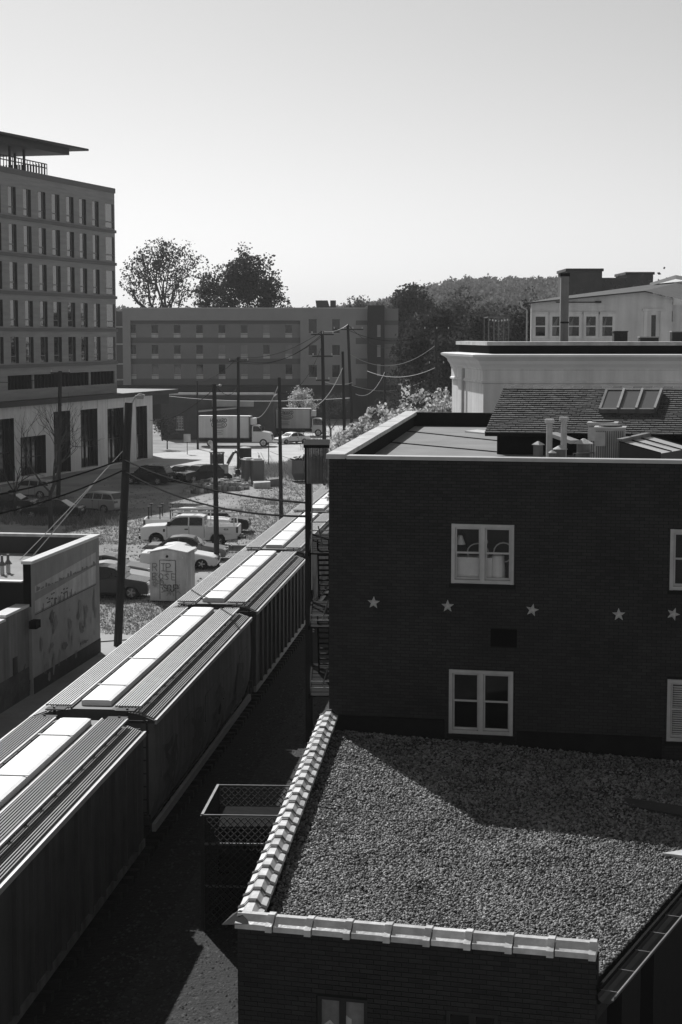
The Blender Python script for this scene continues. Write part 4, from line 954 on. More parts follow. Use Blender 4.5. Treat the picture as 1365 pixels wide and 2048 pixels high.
for ci in range(5):
    Ya, Yb = gaps[ci], gaps[ci+1]; Lc = (Yb-Ya)/TRACK_SC-1.25; Ym = (Ya+Yb)/2
    t_ = thing('hopper_car', carlab[ci], 'railcar', (tx(0,Ym), Ym, 0), TA, 'covered hopper cars of the freight train')
    h = Lc/2; zs, ze_ = 1.12, 3.84; ribbed = ci % 2 == 0
    # body: sides with sloped end sheets, tucked bottom
    sh = [(1.58, zs), (1.6, ze_)] if ribbed else [(1.38, zs), (1.56, 1.7), (1.62, 2.5), (1.6, ze_)]
    prof = [(-y, z) for y, z in sh]+[(y, z) for y, z in reversed(sh)]
    b = MB(); st = [(-h+.9, 0), (-h+.05, 1), (h-.05, 1), (h-.9, 0)]
    n = len(prof)
    for x in (-h+.05, h-.05):
        for y, z in prof: b.v.append((x, y, z))
    for i in range(n): b.f.append((i, (i+1) % n, n+(i+1) % n, n+i)); b.m.append(0)
    b.f.append(tuple(reversed(range(n)))); b.f.append(tuple(range(n,2*n))); b.m += [0,0]
    obj('body', b, m_side if ci % 2 == 0 else m_side2, t_)
    rf = MB(); pr = [(-1.62,ze_+.0),(-1.2,ze_+.16),(-.5,ze_+.27),(.5,ze_+.27),(1.2,ze_+.16),(1.62,ze_+.0)]
    vs = [(x,y,z+.012) for x in (-h,h) for y,z in pr]+[(x,y,ze_-.06) for x in (-h,h) for y in (-1.62,1.62)]
    n = len(pr); rf.add(vs, [(i,i+1,n+i+1,n+i) for i in range(n-1)]+[(12,0,6,14),(5,13,15,11),tuple(list(range(5,-1,-1))+[12,13]),tuple(list(range(6,12))+[15,14])])
    for sgn in (-1, 1):
        for k in range(7):                       # rolled corrugations along the roof slope
            y = 1.54-k*.05; z = ze_+.012+(.16*(1.62-y)/.42 if y > 1.2 else .16)
            rf.bar((-h+.1, sgn*y, z+.012), (h-.1, sgn*y, z+.012), .024, .04, 1)
    obj('roof', rf, [m_roof, m_corr], t_)
    for sgn in (-1, 1):
        obj('eave_rail', MB().bar((-h,sgn*1.64,ze_-.02),(h,sgn*1.64,ze_-.02),.06,.12), m_board, t_)
        obj('side_sill', MB().bar((-h,sgn*1.56,zs-.06),(h,sgn*1.56,zs-.06),.1,.2), m_board if ci else m_side2, t_)
        bd = MB(); mbd = m_boardd if ci == 0 else m_board
        for k in range(9): y = sgn*(.635+k*.068); bd.bar((-h+.15,y,4.18),(h-.15,y,4.18),.034,.028)
        for k in range(int(2*h/1.1)): x = -h+.3+k*1.1; bd.bar((x,sgn*.62,4.15),(x,sgn*1.27,4.15),.05,.03); bd.bar((x,sgn*1.15,4.14),(x,sgn*1.15,3.98),.03,.03)
        obj('running_board', bd, mbd, t_, kind='stuff')
        for yy in (.59, 1.225): obj('board_edge', MB().bar((-h+.1,sgn*yy,4.185),(h-.1,sgn*yy,4.185),.035,.05), m_board, t_)
    nh = 4; x0, x1 = -h+.4, h-.4
    for k in range(nh):
        a, c = lerp(x0,x1,k/nh)+.015, lerp(x0,x1,(k+1)/nh)-.015
        hc = MB(); pr = [(-.39,4.12),(-.385,4.25),(-.3,4.27),(.3,4.27),(.385,4.25),(.39,4.12)]; n = len(pr)
        hc.add([(x,y,z) for x in (a,c) for y,z in pr], [(i+1,i,n+i,n+i+1) for i in range(n-1)]+[tuple(range(n)), tuple(reversed(range(n,2*n)))])
        hc_o = obj('hatch_cover', hc, m_hatch, t_)
        obj('latch', MB().bar(((a+c)/2,-.43,4.285),((a+c)/2,.43,4.285),.05,.02), m_hatch, hc_o)
    # roof end brackets, ladders, end posts
    for e in (-1, 1):
        en = MB()
        en.bar((e*(h+.18),-1.5,3.6),(e*(h+.18),1.5,3.6),.08,.08); en.bar((e*(h+.18),-1.5,1.3),(e*(h+.18),1.5,1.3),.2,.25)
        for y in (-1.45,-.95,.95,1.45): en.bar((e*(h+.18),y,1.2),(e*(h+.18),y,4.2 if abs(y) < 1 else 3.9),.05,.05)
        for k in range(8): z = 1.5+k*.34; en.bar((e*(h+.18),.95,z),(e*(h+.18),1.45,z),.03,.03); en.bar((e*(h+.18),-1.45,z),(e*(h+.18),-.95,z),.03,.03)
        en.bar((e*(h-.02),-.9,4.15),(e*(h+.3),-.9,4.15),.5,.03); en.bar((e*(h-.02),.9,4.15),(e*(h+.3),.9,4.15),.5,.03)
        obj('end_ladder', en, m_under, t_)
        obj('coupler', MB().box(e*(h+.62)-.45, e*(h+.62)+.02*e+.4, -.18, .18, .75, 1.05), m_under, t_)
        bg_ = MB(); bx = e*(h-2.0)
        for y in (-1.0, 1.0): bg_.bar((bx-1.1,y,.55),(bx+1.1,y,.55),.12,.3)
        bg_.box(bx-.2,bx+.2,-1.1,1.1,.45,.95)
        bo = obj('bogie', bg_, m_under, t_)
        for wx in (-.88,.88):
            for y in (-.72,.72): obj('wheel', MB().lathe([(.3,-.07),(.46,-.06),(.46,.06),(.3,.07)], (bx+wx,y,.8-.05), 18, 'y'), m_under, bo)
    if ribbed:
        nr = int(2*h/1.05)
        for sgn in (-1, 1):
            for k in range(1, nr): x = lerp(-h,h,k/nr); obj('side_rib', MB().box(x-.05,x+.05,min(sgn*1.59,sgn*1.68),max(sgn*1.59,sgn*1.68),zs+.05,ze_-.1), m_side, t_)
    else:
        for sgn in (-1, 1):
            for k in range(5):
                x = lerp(-h+1.6,h-1.6,k/4); obj('weld_panel', MB().box(x-.9,x+.9,min(sgn*1.600,sgn*1.63),max(sgn*1.600,sgn*1.63),2.2,3.0), m_side2, t_)
    gl = []
    for q in range(0 if ribbed else 4):
        x = lerp(-h+2, h-2.6, q/3)
        for _ in range(9): gl.append([(x+R.uniform(-.9,.9), R.uniform(1.5,2.9)) for _ in range(3)])
    gm_ = strokes(gl, .16, 0)
    if gl: obj('graffiti', MB().add([(v[0], -1.64+v[1]*.3, v[2]) for v in gm_.v], gm_.f), m_side, t_, kind='stuff')
    hp = MB()
    for k in (-1, 0, 1):
        x = k*(h-3.2)*.62
        hp.add([(x-1.5,-1.3,zs-.1),(x+1.5,-1.3,zs-.1),(x+1.5,1.3,zs-.1),(x-1.5,1.3,zs-.1),(x-.4,-.6,.4),(x+.4,-.6,.4),(x+.4,.6,.4),(x-.4,.6,.4)], [(0,1,5,4),(1,2,6,5),(2,3,7,6),(3,0,4,7),(4,5,6,7),(3,2,1,0)])
    obj('discharge_hopper', hp, m_under, t_)

# ================================================================ VEHICLES
def arch(cx, r, z0, n=8): return [(cx+r*math.cos(PI*k/n), z0+r*math.sin(PI*k/n)*1.0) for k in range(n+1)]   # front to rear
def rounded_body(outl, W, mb=None, inset=.07, zl=.0):
    mb = mb or MB(); n = len(outl); zt = max(p[1] for p in outl)
    cx = sum(p[0] for p in outl)/n
    rings = []
    for y, k in ((-W/2, 1), (-W/2+inset, 0), (W/2-inset, 0), (W/2, 1)):
        rr = []
        for x, z in outl:
            s = max(0, (z-.55)/(zt-.55)) if zt > .55 else 0
            rr.append((cx+(x-cx)*(1-.016*k), y, z-k*.05*s))
        rings.append(rr)
    o = len(mb.v)
    for r_ in rings: mb.v += r_
    for q in range(3):
        for i in range(n): mb.f.append((o+q*n+(i+1)%n, o+q*n+i, o+(q+1)*n+i, o+(q+1)*n+(i+1)%n)); mb.m.append(0)
    mb.f.append(tuple(o+i for i in range(n))); mb.f.append(tuple(o+3*n+i for i in reversed(range(n)))); mb.m += [0,0]
    return mb
def wheel(t_, x, y, r, wd=.22, rimm='rim'):
    s = 1 if y > 0 else -1
    w_ = obj('wheel', MB().lathe([(r*.5,-wd/2),(r*.93,-wd/2),(r,-wd*.3),(r,wd*.3),(r*.93,wd/2),(r*.5,wd/2)], (x,y,r), 18, 'y'), M['tyre'], t_)
    rm = MB(); rm.lathe([(r*.66,-.012),(r*.60,.012)], (x,y+s*(wd/2+.002),r), 18, 'y')
    ro = obj('rim', rm, M['greymetal'] if rimm == 'rim' else M[rimm], w_)
    sp = MB()
    for k in range(5):
        a = 2*PI*k/5; sp.bar((x,y+s*(wd/2+.022),r),(x+r*.6*math.cos(a),y+s*(wd/2+.022),r+r*.6*math.sin(a)),r*.17,.03,up=(0,1,0))
    sp.lathe([(r*.13,-.02),(r*.13,.02)], (x,y+s*(wd/2+.022),r), 10, 'y')
    me = sp.mesh('spokes', M['rim']); 
    # spokes share the rim's object: join by second mesh as sub-part
    so = bpy.data.objects.new('spokes', me); COL.objects.link(so); so.parent = w_
def cabin(t_, prof, W, belt, H, paint, bx, tumble=.2, glass='carglass'):
    def hw(z): return W/2-.05-tumble*max(0, (z-belt))/(H-belt)
    n = len(prof); mb = MB()
    for s in (-1, 1):
        for x, z in prof: mb.v.append((x, s*hw(z), z))
    for i in range(n): mb.f.append((i, (i+1)%n, n+(i+1)%n, n+i)); mb.m.append(0)
    mb.f.append(tuple(reversed(range(n)))); mb.f.append(tuple(range(n,2*n))); mb.m += [0,0]
    obj('cabin', mb, paint, t_)
    # prof: 0 cowl, 1 top of windscreen, ..., -2 top of rear glass, -1 rear deck
    def facing(i, j, nm, inset):
        (xa,za),(xb,zb) = prof[i], prof[j]; d = Vector((xb-xa,0,zb-za)); nn = Vector((d.z,0,-d.x)).normalized()
        if nm == 'windshield' and nn.x < 0: nn = -nn
        if nm == 'rear_window' and nn.x > 0: nn = -nn
        q = []
        for t, s in ((.06,-1),(.06,1),(.93,1),(.93,-1)):
            x, z = xa+d.x*t, za+d.z*t; q.append(Vector((x, s*(hw(z)-inset), z))+nn*.012)
        obj(nm, MB().add(q, [(0,1,2,3)]), M[glass], t_)
    facing(0, 1, 'windshield', .07); facing(len(prof)-1, len(prof)-2, 'rear_window', .09)
    top = prof[1:-1]
    def topz(x):
        for (xa,za),(xb,zb) in zip(prof, prof[1:]):
            if xb <= x <= xa and xa != xb: return lerp(za, zb, (x-xa)/(xb-xa))
        return belt
    xf = prof[0][0]-.05; xr = prof[-1][0]+.1
    edges = [xr]+list(bx)+[xf]
    for s in (-1, 1):
        for a, b in zip(edges, edges[1:]):
            a2, b2 = a+.045, b-.045; q = []
            xs = [lerp(a2,b2,k/5) for k in range(6)]
            lowp = [(x, belt+.03) for x in xs]; hip = [(x, max(belt+.04, topz(x)-.085)) for x in xs]
            pl = lowp+hip[::-1]
            o = obj('side_window', MB().add([(x, s*(hw(z)+.008), z) for x, z in pl], [tuple(range(len(pl)))]), M[glass], t_)
def car(label, cat, px, Y, head, paint, L=4.7, W=1.82, H=1.46, kind='sedan', group=None, base_z=0.0, name='parked_car', rimm='rim'):
    c = at(px, 1000, Y)
    t_ = thing(name, label, cat, (c.x, Y, base_z), math.radians(head), group)
    P_ = M[paint]; r = .33 if kind == 'sedan' else .37; h = L/2
    xf, xr = h-.92, -h+1.02; ra = r+.07
    belt = .93 if kind == 'sedan' else 1.08; hf = .80 if kind == 'sedan' else .98
    if kind == 'sedan':
        out = [(h-.06,.24),(h,.42),(h-.03,.62),(h-.14,hf-.08),(h-.5,hf),(h-1.42,belt+.02),(-h+1.05,belt+.03),(-h+.12,belt+.02),(-h+.02,.78),(-h,.5),(-h+.08,.26)]
        prof = [(h-1.35,belt),(h-2.05,H-.08),(h-2.45,H-.01),(-.35,H),(-h+1.45,H-.07),(-h+.72,belt)]; bx = [-.45]
    else:
        out = [(h-.06,.3),(h,.5),(h-.02,.75),(h-.12,hf-.06),(h-.45,hf),(h-1.3,belt+.02),(-h+.9,belt+.03),(-h+.1,belt+.02),(-h+.0,.85),(-h,.5),(-h+.08,.32)]
        prof = [(h-1.22,belt),(h-1.85,H-.08),(h-2.2,H-.01),(-.2,H),(-h+.55,H-.06),(-h+.16,belt)]; bx = [-h+1.25,-.25]
    out += arch(xr, -ra, r)[::1] if False else [(xr-ra*math.cos(PI*k/8), r*.75+ra*math.sin(PI*k/8)) for k in range(9)]
    out += [(xf-ra*math.cos(PI*k/8), r*.75+ra*math.sin(PI*k/8)) for k in range(9)]
    obj('body', rounded_body(out, W), P_, t_)
    obj('underbody', MB().box(xr-ra, xf+ra, -W/2+.08, W/2-.08, .2, .7), M['tyre'], t_)
    cabin(t_, prof, W, belt, H, P_, bx)
    for x in (xf, xr):
        for s in (-1, 1): wheel(t_, x, s*(W/2-.11), r, rimm=rimm)
    for s in (-1, 1):
        obj('headlight', MB().box(h-.28, h-.02, min(s*(W/2-.48),s*(W/2-.04)), max(s*(W/2-.48),s*(W/2-.04)), hf-.22, hf-.08), M['lamp'], t_)
        obj('taillight', MB().box(-h-.0, -h+.16, min(s*(W/2-.42),s*(W/2-.03)), max(s*(W/2-.42),s*(W/2-.03)), belt-.26, belt-.08), M['tail'], t_)
        mxm = prof[0][0]-.25; obj('mirror', MB().box(mxm-.08, mxm+.1, min(s*(W/2-.04),s*(W/2+.16)), max(s*(W/2-.04),s*(W/2+.16)), belt+.02, belt+.17), P_, t_)
        obj('door_handle', MB().box(-.35,-.17,min(s*(W/2-.005),s*(W/2+.02)),max(s*(W/2-.005),s*(W/2+.02)),belt-.14,belt-.10), M['black'], t_)
    for s in (-1, 1):
        for x in [prof[0][0]-.12]+list(bx)[-1:]+[xr+ra+.05]: obj('door_seam', MB().box(x-.01,x+.01,min(s*(W/2-.002),s*(W/2+.003)),max(s*(W/2-.002),s*(W/2+.003)),.38,belt-.07), M['tyre'], t_)
        obj('sill_trim', MB().box(xr+ra+.02,xf-ra-.02,min(s*(W/2-.03),s*(W/2+.006)),max(s*(W/2-.03),s*(W/2+.006)),.25,.36), M['tyre'], t_)
    obj('grille', MB().box(h-.05, h+.005, -.45, .45, .48, .64), M['black'], t_)
    obj('number_plate', MB().box(-h-.02, -h+.06, -.25, .25, .6, .73), M['cap'], t_)
    return t_
def pickup(label, px, Y, head, L=6.3, rack='white'):
    c = at(px, 1000, Y); W = 2.03; h = L/2
    t_ = thing('pickup_truck', label, 'pickup truck', (c.x, Y, 0), math.radians(head), 'white pickup trucks in the lot')
    P_ = M['white']; r = .42; xf, xr = h-1.02, -h+1.28; ra = .52
    out = [(h-.04,.5),(h,.7),(h-.01,1.18),(h-.1,1.3),(h-.5,1.36),(h-1.65,1.42),(h-1.7,1.40),(-h+2.15,1.40),(-h+2.12,.9),(-h+.06,.9),(-h+.04,.62)]
    for x in (xr, xf): out += [(x-ra*math.cos(PI*k/8), .5+ra*math.sin(PI*k/8)*.98) for k in range(9)]
    obj('body', rounded_body(out, W, inset=.06), P_, t_)
    bedz = 1.40
    for y_ in (-W/2, W/2-.1): obj('bed_side', MB().box(-h+.05,-h+2.1,y_,y_+.1,.89,bedz), P_, t_)
    obj('tailgate', MB().box(-h+.0,-h+.09,-W/2+.1,W/2-.1,.75,bedz-.01), P_, t_)
    obj('underbody', MB().box(xr-.3, xf+.4, -W/2+.15, W/2-.15, .4, .85), M['tyre'], t_)
    cabin(t_, [(h-1.6,1.4),(h-2.25,1.96),(h-2.6,2.04),(-h+2.6,2.04),(-h+2.25,1.98),(-h+2.17,1.4)], W, 1.4, 2.04, P_, [h-3.15], tumble=.17)
    for x in (xf, xr):
        for s in (-1, 1): wheel(t_, x, s*(W/2-.14), r, .27)
    for s in (-1, 1):
        obj('headlight', MB().box(h-.14,h+.01,min(s*.62,s*.98),max(s*.62,s*.98),1.0,1.24), M['lamp'], t_)
        obj('taillight', MB().box(-h-.02,-h+.12,min(s*(W/2-.12),s*(W/2+.01)),max(s*(W/2-.12),s*(W/2+.01)),.98,1.34), M['tail'], t_)
        obj('mirror', MB().box(h-1.98,h-1.8,min(s*(W/2),s*(W/2+.24)),max(s*(W/2),s*(W/2+.24)),1.42,1.72), M['black'], t_)
        for x in (h-3.0, h-4.05):
            if x > -h+2.3: obj('door_handle', MB().box(x-.12,x+.1,min(s*(W/2-.0),s*(W/2+.03)),max(s*(W/2-.0),s*(W/2+.03)),1.16,1.23), M['black'], t_)
        obj('fender_vent', MB().box(h-1.62,h-1.5,min(s*(W/2-.01),s*(W/2+.012)),max(s*(W/2-.01),s*(W/2+.012)),1.02,1.2), M['black'], t_)
        sm = MB()
        for x in (h-1.75, h-3.18, -h+2.18): sm.box(x-.012,x+.012,min(s*(W/2-.0),s*(W/2+.004)),max(s*(W/2-.0),s*(W/2+.004)),.66,1.36)
        obj('door_seam', sm, M['tail'], t_)
    obj('front_bumper', MB().box(h-.12,h+.1,-W/2+.03,W/2-.03,.52,.74), M['black'], t_)
    obj('rear_bumper', MB().box(-h-.16,-h+.02,-W/2+.05,W/2-.05,.52,.72), M['black'], t_)
    obj('tow_hitch', MB().box(-h-.42,-h-.17,-.05,.05,.5,.58).lathe([(.05,.0),(.05,.1)],(-h-.38,0,.58),8), M['black'], t_)
    obj('grille', MB().box(h-.03,h+.02,-.58,.58,.86,1.2), M['black'], t_)
    rk = MB(); rm = M['white'] if rack == 'white' else M['black']
    if rack == 'white':
        zr_ = 2.28
        for s in (-1, 1):
            for x in (-h+.25, -h+2.0): rk.bar((x, s*(W/2-.06), bedz), (x, s*(W/2-.12), zr_), .06, .06)
            rk.bar((-h+.0, s*(W/2-.14), zr_), (h-2.1, s*(W/2-.14), zr_), .09, .09)
            rk.bar((-h+.25, s*(W/2-.08), 1.75), (-h+2.0, s*(W/2-.08), 1.75), .04, .04)
        for k in range(5): x = lerp(-h+.1, h-2.3, k/4); rk.bar((x,-W/2+.1,zr_+.05),(x,W/2-.1,zr_+.05),.06,.05)
        obj('ladder_rack', rk, rm, t_)
        ld_ = MB()
        for s in (-.22,.22): ld_.bar((-h-.2,.4+s,zr_+.16),(h-1.9,.4+s,zr_+.16),.05,.1)
        for k in range(14): x = lerp(-h,h-2.1,k/13); ld_.bar((x,.18,zr_+.16),(x,.62,zr_+.16),.04,.04)
        lo2 = obj('ladder', ld_, M['steel']); lo2.location = t_.location; lo2.rotation_euler = t_.rotation_euler
        tag(lo2, 'aluminium ladder strapped on the rack of the nearer white pickup', 'ladder')
        mk = strokes(word('4X4', 0, 0, .12), .025, 0); obj('bed_decal', MB().add([(-h+.75-v[0]*0+v[0], W/2+.004-v[1], 1.14+v[2]) for v in mk.v] if False else [(-h+.9-v[0], W/2+.006, 1.14+v[2]) for v in mk.v], mk.f), M['tail'], t_)
    else:
        for s in (-1, 1):
            for x in (-h+.35, -h+1.1, -h+1.8): rk.bar((x, s*(W/2-.1), bedz), (x, s*(W/2-.1), 2.2), .07, .07); rk.box(x-.12,x+.12,s*(W/2-.1)-.06,s*(W/2-.1)+.06,2.2,2.27)
        obj('rack_post', rk, rm, t_)
    return t_
g_lot = 'cars parked in the dirt lot'
pickup('white crew cab pickup with a white ladder rack, second row of the lot', 382, 110.0, 177, 6.35)
pickup('white pickup with black rack posts, half hidden behind the ladder rack pickup', 376, 114.2, 1, 5.8, 'black')
car('black sport utility vehicle nose out behind the two white pickups', 'car', 432, 118.0, -2, 'darkpaint', 4.8, 1.9, 1.72, 'suv', g_lot)
car('grey sedan parked between the white pickup and the white sedan', 'car', 375, 103.4, -3, 'greypaint', 4.9, 1.84, 1.46, 'sedan', g_lot)
car('white sedan partly hidden behind the graffitied shed', 'car', 360, 99.6, -3, 'white', 4.6, 1.82, 1.46, 'sedan', g_lot, rimm='tyre')
car('black sport utility vehicle with bright wheels left of the shed', 'car', 213, 88.2, -4, 'darkpaint', 4.7, 1.86, 1.68, 'suv', g_lot)
car('silver sedan parked just behind the black vehicle by the mural wall', 'car', 222, 91.4, -3, 'silver', 4.6, 1.82, 1.46, 'sedan', g_lot)
car('grey sedan farthest of the three behind the big leaning pole', 'car', 222, 94.6, -3, 'greypaint', 4.6, 1.82, 1.46, 'sedan', g_lot)
car('pale station wagon in the tower shade with its tail to the lot', 'car', 194, 131.5, 152, 'silver', 4.7, 1.86, 1.62, 'suv', g_lot)
car('dark sedan under the bare tree in the tower shade', 'car', 106, 127.0, 172, 'darkpaint', 4.6, 1.82, 1.45, 'sedan', g_lot)
car('silver wagon at the left edge in front of the office podium', 'car', 62, 143.0, 165, 'silver', 4.6, 1.82, 1.6, 'suv', g_lot)
car('dark sedan at the far left edge under bare branches', 'car', 14, 132.0, 170, 'darkpaint', 4.6, 1.82, 1.45, 'sedan', g_lot)
car('black van like vehicle parked by the office corner', 'car', 298, 156.5, 164, 'darkpaint', 4.6, 1.95, 1.8, 'suv', g_lot)
car('dark sedan facing us between the black vehicle and the excavator', 'car', 361, 160.0, 215, 'darkpaint', 4.5, 1.82, 1.45, 'sedan', g_lot)
car('dark wagon beside the excavator with pale windscreen', 'car', 400, 159.0, 220, 'darkpaint', 4.5, 1.86, 1.6, 'suv', g_lot)
car('white sedan driving on the street beside the delivery trucks', 'car', 584, 216.0, 216, 'white', 4.7, 1.84, 1.45, 'sedan', None, name='car')
def box_truck(label, px, Y, head, L, cabover):
    c = at(px, 900, Y); h = L/2
    t_ = thing('box_truck', label, 'truck', (c.x, Y, 0), math.radians(head), 'white delivery trucks on the street')
    cabL = 2.6 if not cabover else 1.9; bx1 = h-cabL-.15; W = 2.5
    obj('cargo_box', MB().box(-h, bx1, -W/2, W/2, 1.1, 3.75), mat('truck_box', .62, .5, .08, .7, streak=.12), t_)
    tr = MB()
    for z in (1.05, 3.72):
        for s in (-1, 1): tr.bar((-h-.02,s*(W/2+.01),z),(bx1+.02,s*(W/2+.01),z),.05,.1)
    for x in (-h,bx1):
        for s in (-1, 1): tr.bar((x,s*(W/2+.01),1.1),(x,s*(W/2+.01),3.7),.08,.06)
    obj('box_trim', tr, M['greymetal'], t_)
    obj('box_front', MB().box(bx1+.002,bx1+.12,-W/2+.02,W/2-.02,1.1,3.7), M['greymetal'], t_)
    obj('cooling_unit', MB().box(bx1+.121,bx1+.7,-.8,.8,2.7,3.5), M['white'], t_)
    obj('chassis', MB().box(-h+.1,h-.3,-.5,.5,.55,1.0).box(-h+1.6,bx1-.8,-W/2+.1,W/2-.1,.5,.95), M['tyre'], t_)
    if not cabover:
        out = [(h,.55),(h,.95),(h-.06,1.5),(h-.25,1.72),(h-1.2,1.9),(h-1.25,1.85),(bx1+.32,1.85),(bx1+.32,.6)]
        obj('cab', rounded_body(out, 2.2), M['white'], t_)
        cabin(t_, [(h-1.15,1.85),(h-1.55,2.55),(h-1.75,2.62),(bx1+.5,2.62),(bx1+.35,2.55),(bx1+.32,1.85)], 2.2, 1.85, 2.62, M['white'], [h-1.95][:0], tumble=.14)
        wx = h-1.0
        obj('grille', MB().box(h-.05,h+.03,-.6,.6,.8,1.5), M['black'], t_)
    else:
        out = [(h,.5),(h,1.2),(h-.08,1.5),(bx1+.25,1.5),(bx1+.25,.55)]
        obj('cab', rounded_body(out, 2.1), M['white'], t_)
        cabin(t_, [(h-.08,1.5),(h-.5,2.35),(h-.75,2.42),(bx1+.5,2.42),(bx1+.3,2.38),(bx1+.25,1.5)], 2.1, 1.5, 2.42, M['white'], [], tumble=.1)
        wx = h-.95
        obj('grille', MB().box(h-.03,h+.03,-.7,.7,.7,1.0), M['black'], t_)
    for s in (-1, 1):
        obj('headlight', MB().box(h-.2,h+.01,min(s*.68,s*1.0),max(s*.68,s*1.0),.95,1.2), M['lamp'], t_)
        obj('mirror', MB().box(wx-.35,wx-.2,min(s*1.1,s*1.35),max(s*1.1,s*1.35),1.9,2.4), M['black'], t_)
        wheel(t_, wx, s*1.02, .48, .3, 'white'); wheel(t_, -h+1.6, s*.98, .48, .5, 'white')
    # oval shop emblem and lettering on the near side
    cx_, cz_ = lerp(-h, bx1, .42), 2.85
    oval = [(cx_+.95*math.cos(k*PI/12), cz_-.15+.42*math.sin(k*PI/12)) for k in range(25)]
    inner = [(cx_+.7*math.cos(k*PI/12), cz_-.17+.27*math.sin(k*PI/12)) for k in range(25)]
    ls = [oval, inner, [(cx_-.5,cz_-.1),(cx_+.5,cz_-.1)], [(cx_-.45,cz_-.25),(cx_+.45,cz_-.25)]]
    em = strokes(ls, .09, 0); wd = strokes(word('HOWARD', cx_-1.05, cz_+.18, .42, .85), .09, 0)
    sub = strokes([[(cx_-.6,1.95),(cx_+.5,1.95)],[(cx_-.6,1.75),(cx_+.3,1.75)],[(cx_-.6,1.55),(cx_+.45,1.55)]], .06, 0)
    for nm, q in (('emblem', em), ('lettering', wd), ('small_print', sub)):
        obj(nm, MB().add([(v[0], -W/2-.012+v[1]*.2, v[2]) for v in q.v], q.f), M['greypaint'], t_)
    return t_
box_truck('white long nosed delivery truck with an oval emblem parked across the street', 472, 211.0, -5, 9.2, False)
box_truck('white flat fronted delivery truck with an oval emblem, farther right behind the white sedan', 596, 233.0, -4, 7.7, True)

# excavator, toilets, tank, dumpster and yard clutter
eY = 162.0; p = at(440, 950, eY)
ex = thing('mini_excavator', 'small digger with its boom raised beside the dark parked cars', 'excavator', (p.x, eY, 0), math.radians(10))
for s in (-1, 1): obj('track', MB().extr([(-1.1,.1),(-.9,0),(.9,0),(1.1,.1),(1.1,.4),(.9,.5),(-.9,.5),(-1.1,.4)], s*.75-.2, s*.75+.2), M['tyre'], ex)
obj('house', MB().box(-1.2,.75,-.8,.8,.58,1.45), M['cap'], ex)
cbm = MB()
for x in (-.9,.25):
    for y in (-.75,.05): cbm.box(x,x+.09,y,y+.09,1.451,2.5)
cbm.box(-.95,.4,-.8,.2,2.5,2.62); cbm.box(-.6,-.2,-.5,-.1,1.451,2.0); obj('cab', cbm, M['black'], ex)
obj('cab_glass', MB().box(-.8,.25,-.72,-.70,1.5,2.45).box(.27,.29,-.7,.08,1.5,2.45), M['carglass'], ex)
obj('counterweight', MB().extr([(-1.45,.7),(-1.205,.65),(-1.205,1.4),(-1.35,1.35)], -.75, .75), M['greymetal'], ex)
obj('blade', MB().extr([(1.3,.05),(1.45,.0),(1.42,.55),(1.32,.5)], -.85, .85), M['greypaint'], ex)
obj('boom', MB().tube([(.6,.3,1.0),(1.0,.3,1.9),(1.4,.3,2.5),(1.75,.3,2.62)], .14, 8), M['greymetal'], ex)
obj('stick', MB().tube([(1.75,.3,2.62),(1.85,.3,1.6),(1.75,.3,.9)], .11, 8), M['black'], ex)
obj('ram', MB().tube([(.8,.3,1.2),(1.3,.3,2.15)], .06, 8).tube([(1.5,.3,2.75),(1.98,.3,1.9)], .05, 8), M['steel'], ex)
obj('bucket', MB().extr([(1.55,.85),(1.95,.9),(2.05,.45),(1.8,.2),(1.5,.3)], .05, .6), M['black'], ex)
p = gp(491, 938); tk = thing('round_tank', 'black upright cylindrical tank with a pale top near the street', 'tank', p)
obj('shell', MB().lathe([(.62,0),(.65,.1),(.65,2.1),(.62,2.15)], n=20), M['black'], tk); obj('lid', MB().lathe([(.64,2.152),(.6,2.24),(.2,2.3)], n=20), M['white'], tk); obj('band', MB().lathe([(.66,1.0),(.66,1.12)], n=20), M['tyre'], tk)
def toilet(px, py, head, label):
    p = gp(px, py); t_ = thing('portable_toilet', label, 'portable toilet', p, math.radians(head), 'portable toilets')
    obj('cabin', MB().prism([(-.5,-.58),(.5,-.58),(.58,-.5),(.58,.5),(.5,.58),(-.5,.58),(-.58,.5),(-.58,-.5)], .12, 2.15), M['greypaint'], t_)
    obj('base', MB().box(-.6,.6,-.62,.62,0,.118), M['black'], t_)
    obj('roof', MB().prism([(-.55,-.63),(.55,-.63),(.63,-.55),(.63,.55),(.55,.63),(-.55,.63),(-.63,.55),(-.63,-.55)], 2.152, 2.24).prism([(-.4,-.45),(.4,-.45),(.4,.45),(-.4,.45)], 2.241, 2.36), M['white'], t_)
    obj('door', MB().box(-.36,.36,-.61,-.582,.2,2.05), M['greypaint'], t_); obj('vent_pipe', MB().lathe([(.05,2.2),(.05,2.6)],(.35,.4,0),8), M['black'], t_)
toilet(498, 966, 20, 'grey portable toilet with a white roof, left of the touching pair'); toilet(514, 967, 20, 'grey portable toilet with a white roof, right of the touching pair')
p = gp(608, 962); du = thing('dumpster', 'dark steel dumpster piled with debris beside the stair enclosure', 'dumpster', p, math.radians(12))
ds = MB(); bt_ = [(-1.0,-.8),(2.2,-.8),(2.2,.8),(-1.0,.8)]; tp = [(-1.35,-1.1),(2.5,-1.1),(2.5,1.1),(-1.35,1.1)]
vs = [(x,y,.15) for x,y in bt_]+[(x,y,.8) for x,y in tp]+[(x,y,2.0) for x,y in tp]+[(x*.94,y*.92,2.0) for x,y in tp]+[(x*.94,y*.92,1.5) for x,y in tp]
fs = [(0,3,2,1)]
for k in range(4): 
    for l in range(4): fs.append((l*4+k, l*4+(k+1)%4, (l+1)*4+(k+1)%4, (l+1)*4+k))
fs.append((16,17,18,19)); ds.add(vs, fs); obj('bin', ds, M['greypaint'], du)
rb = MB()
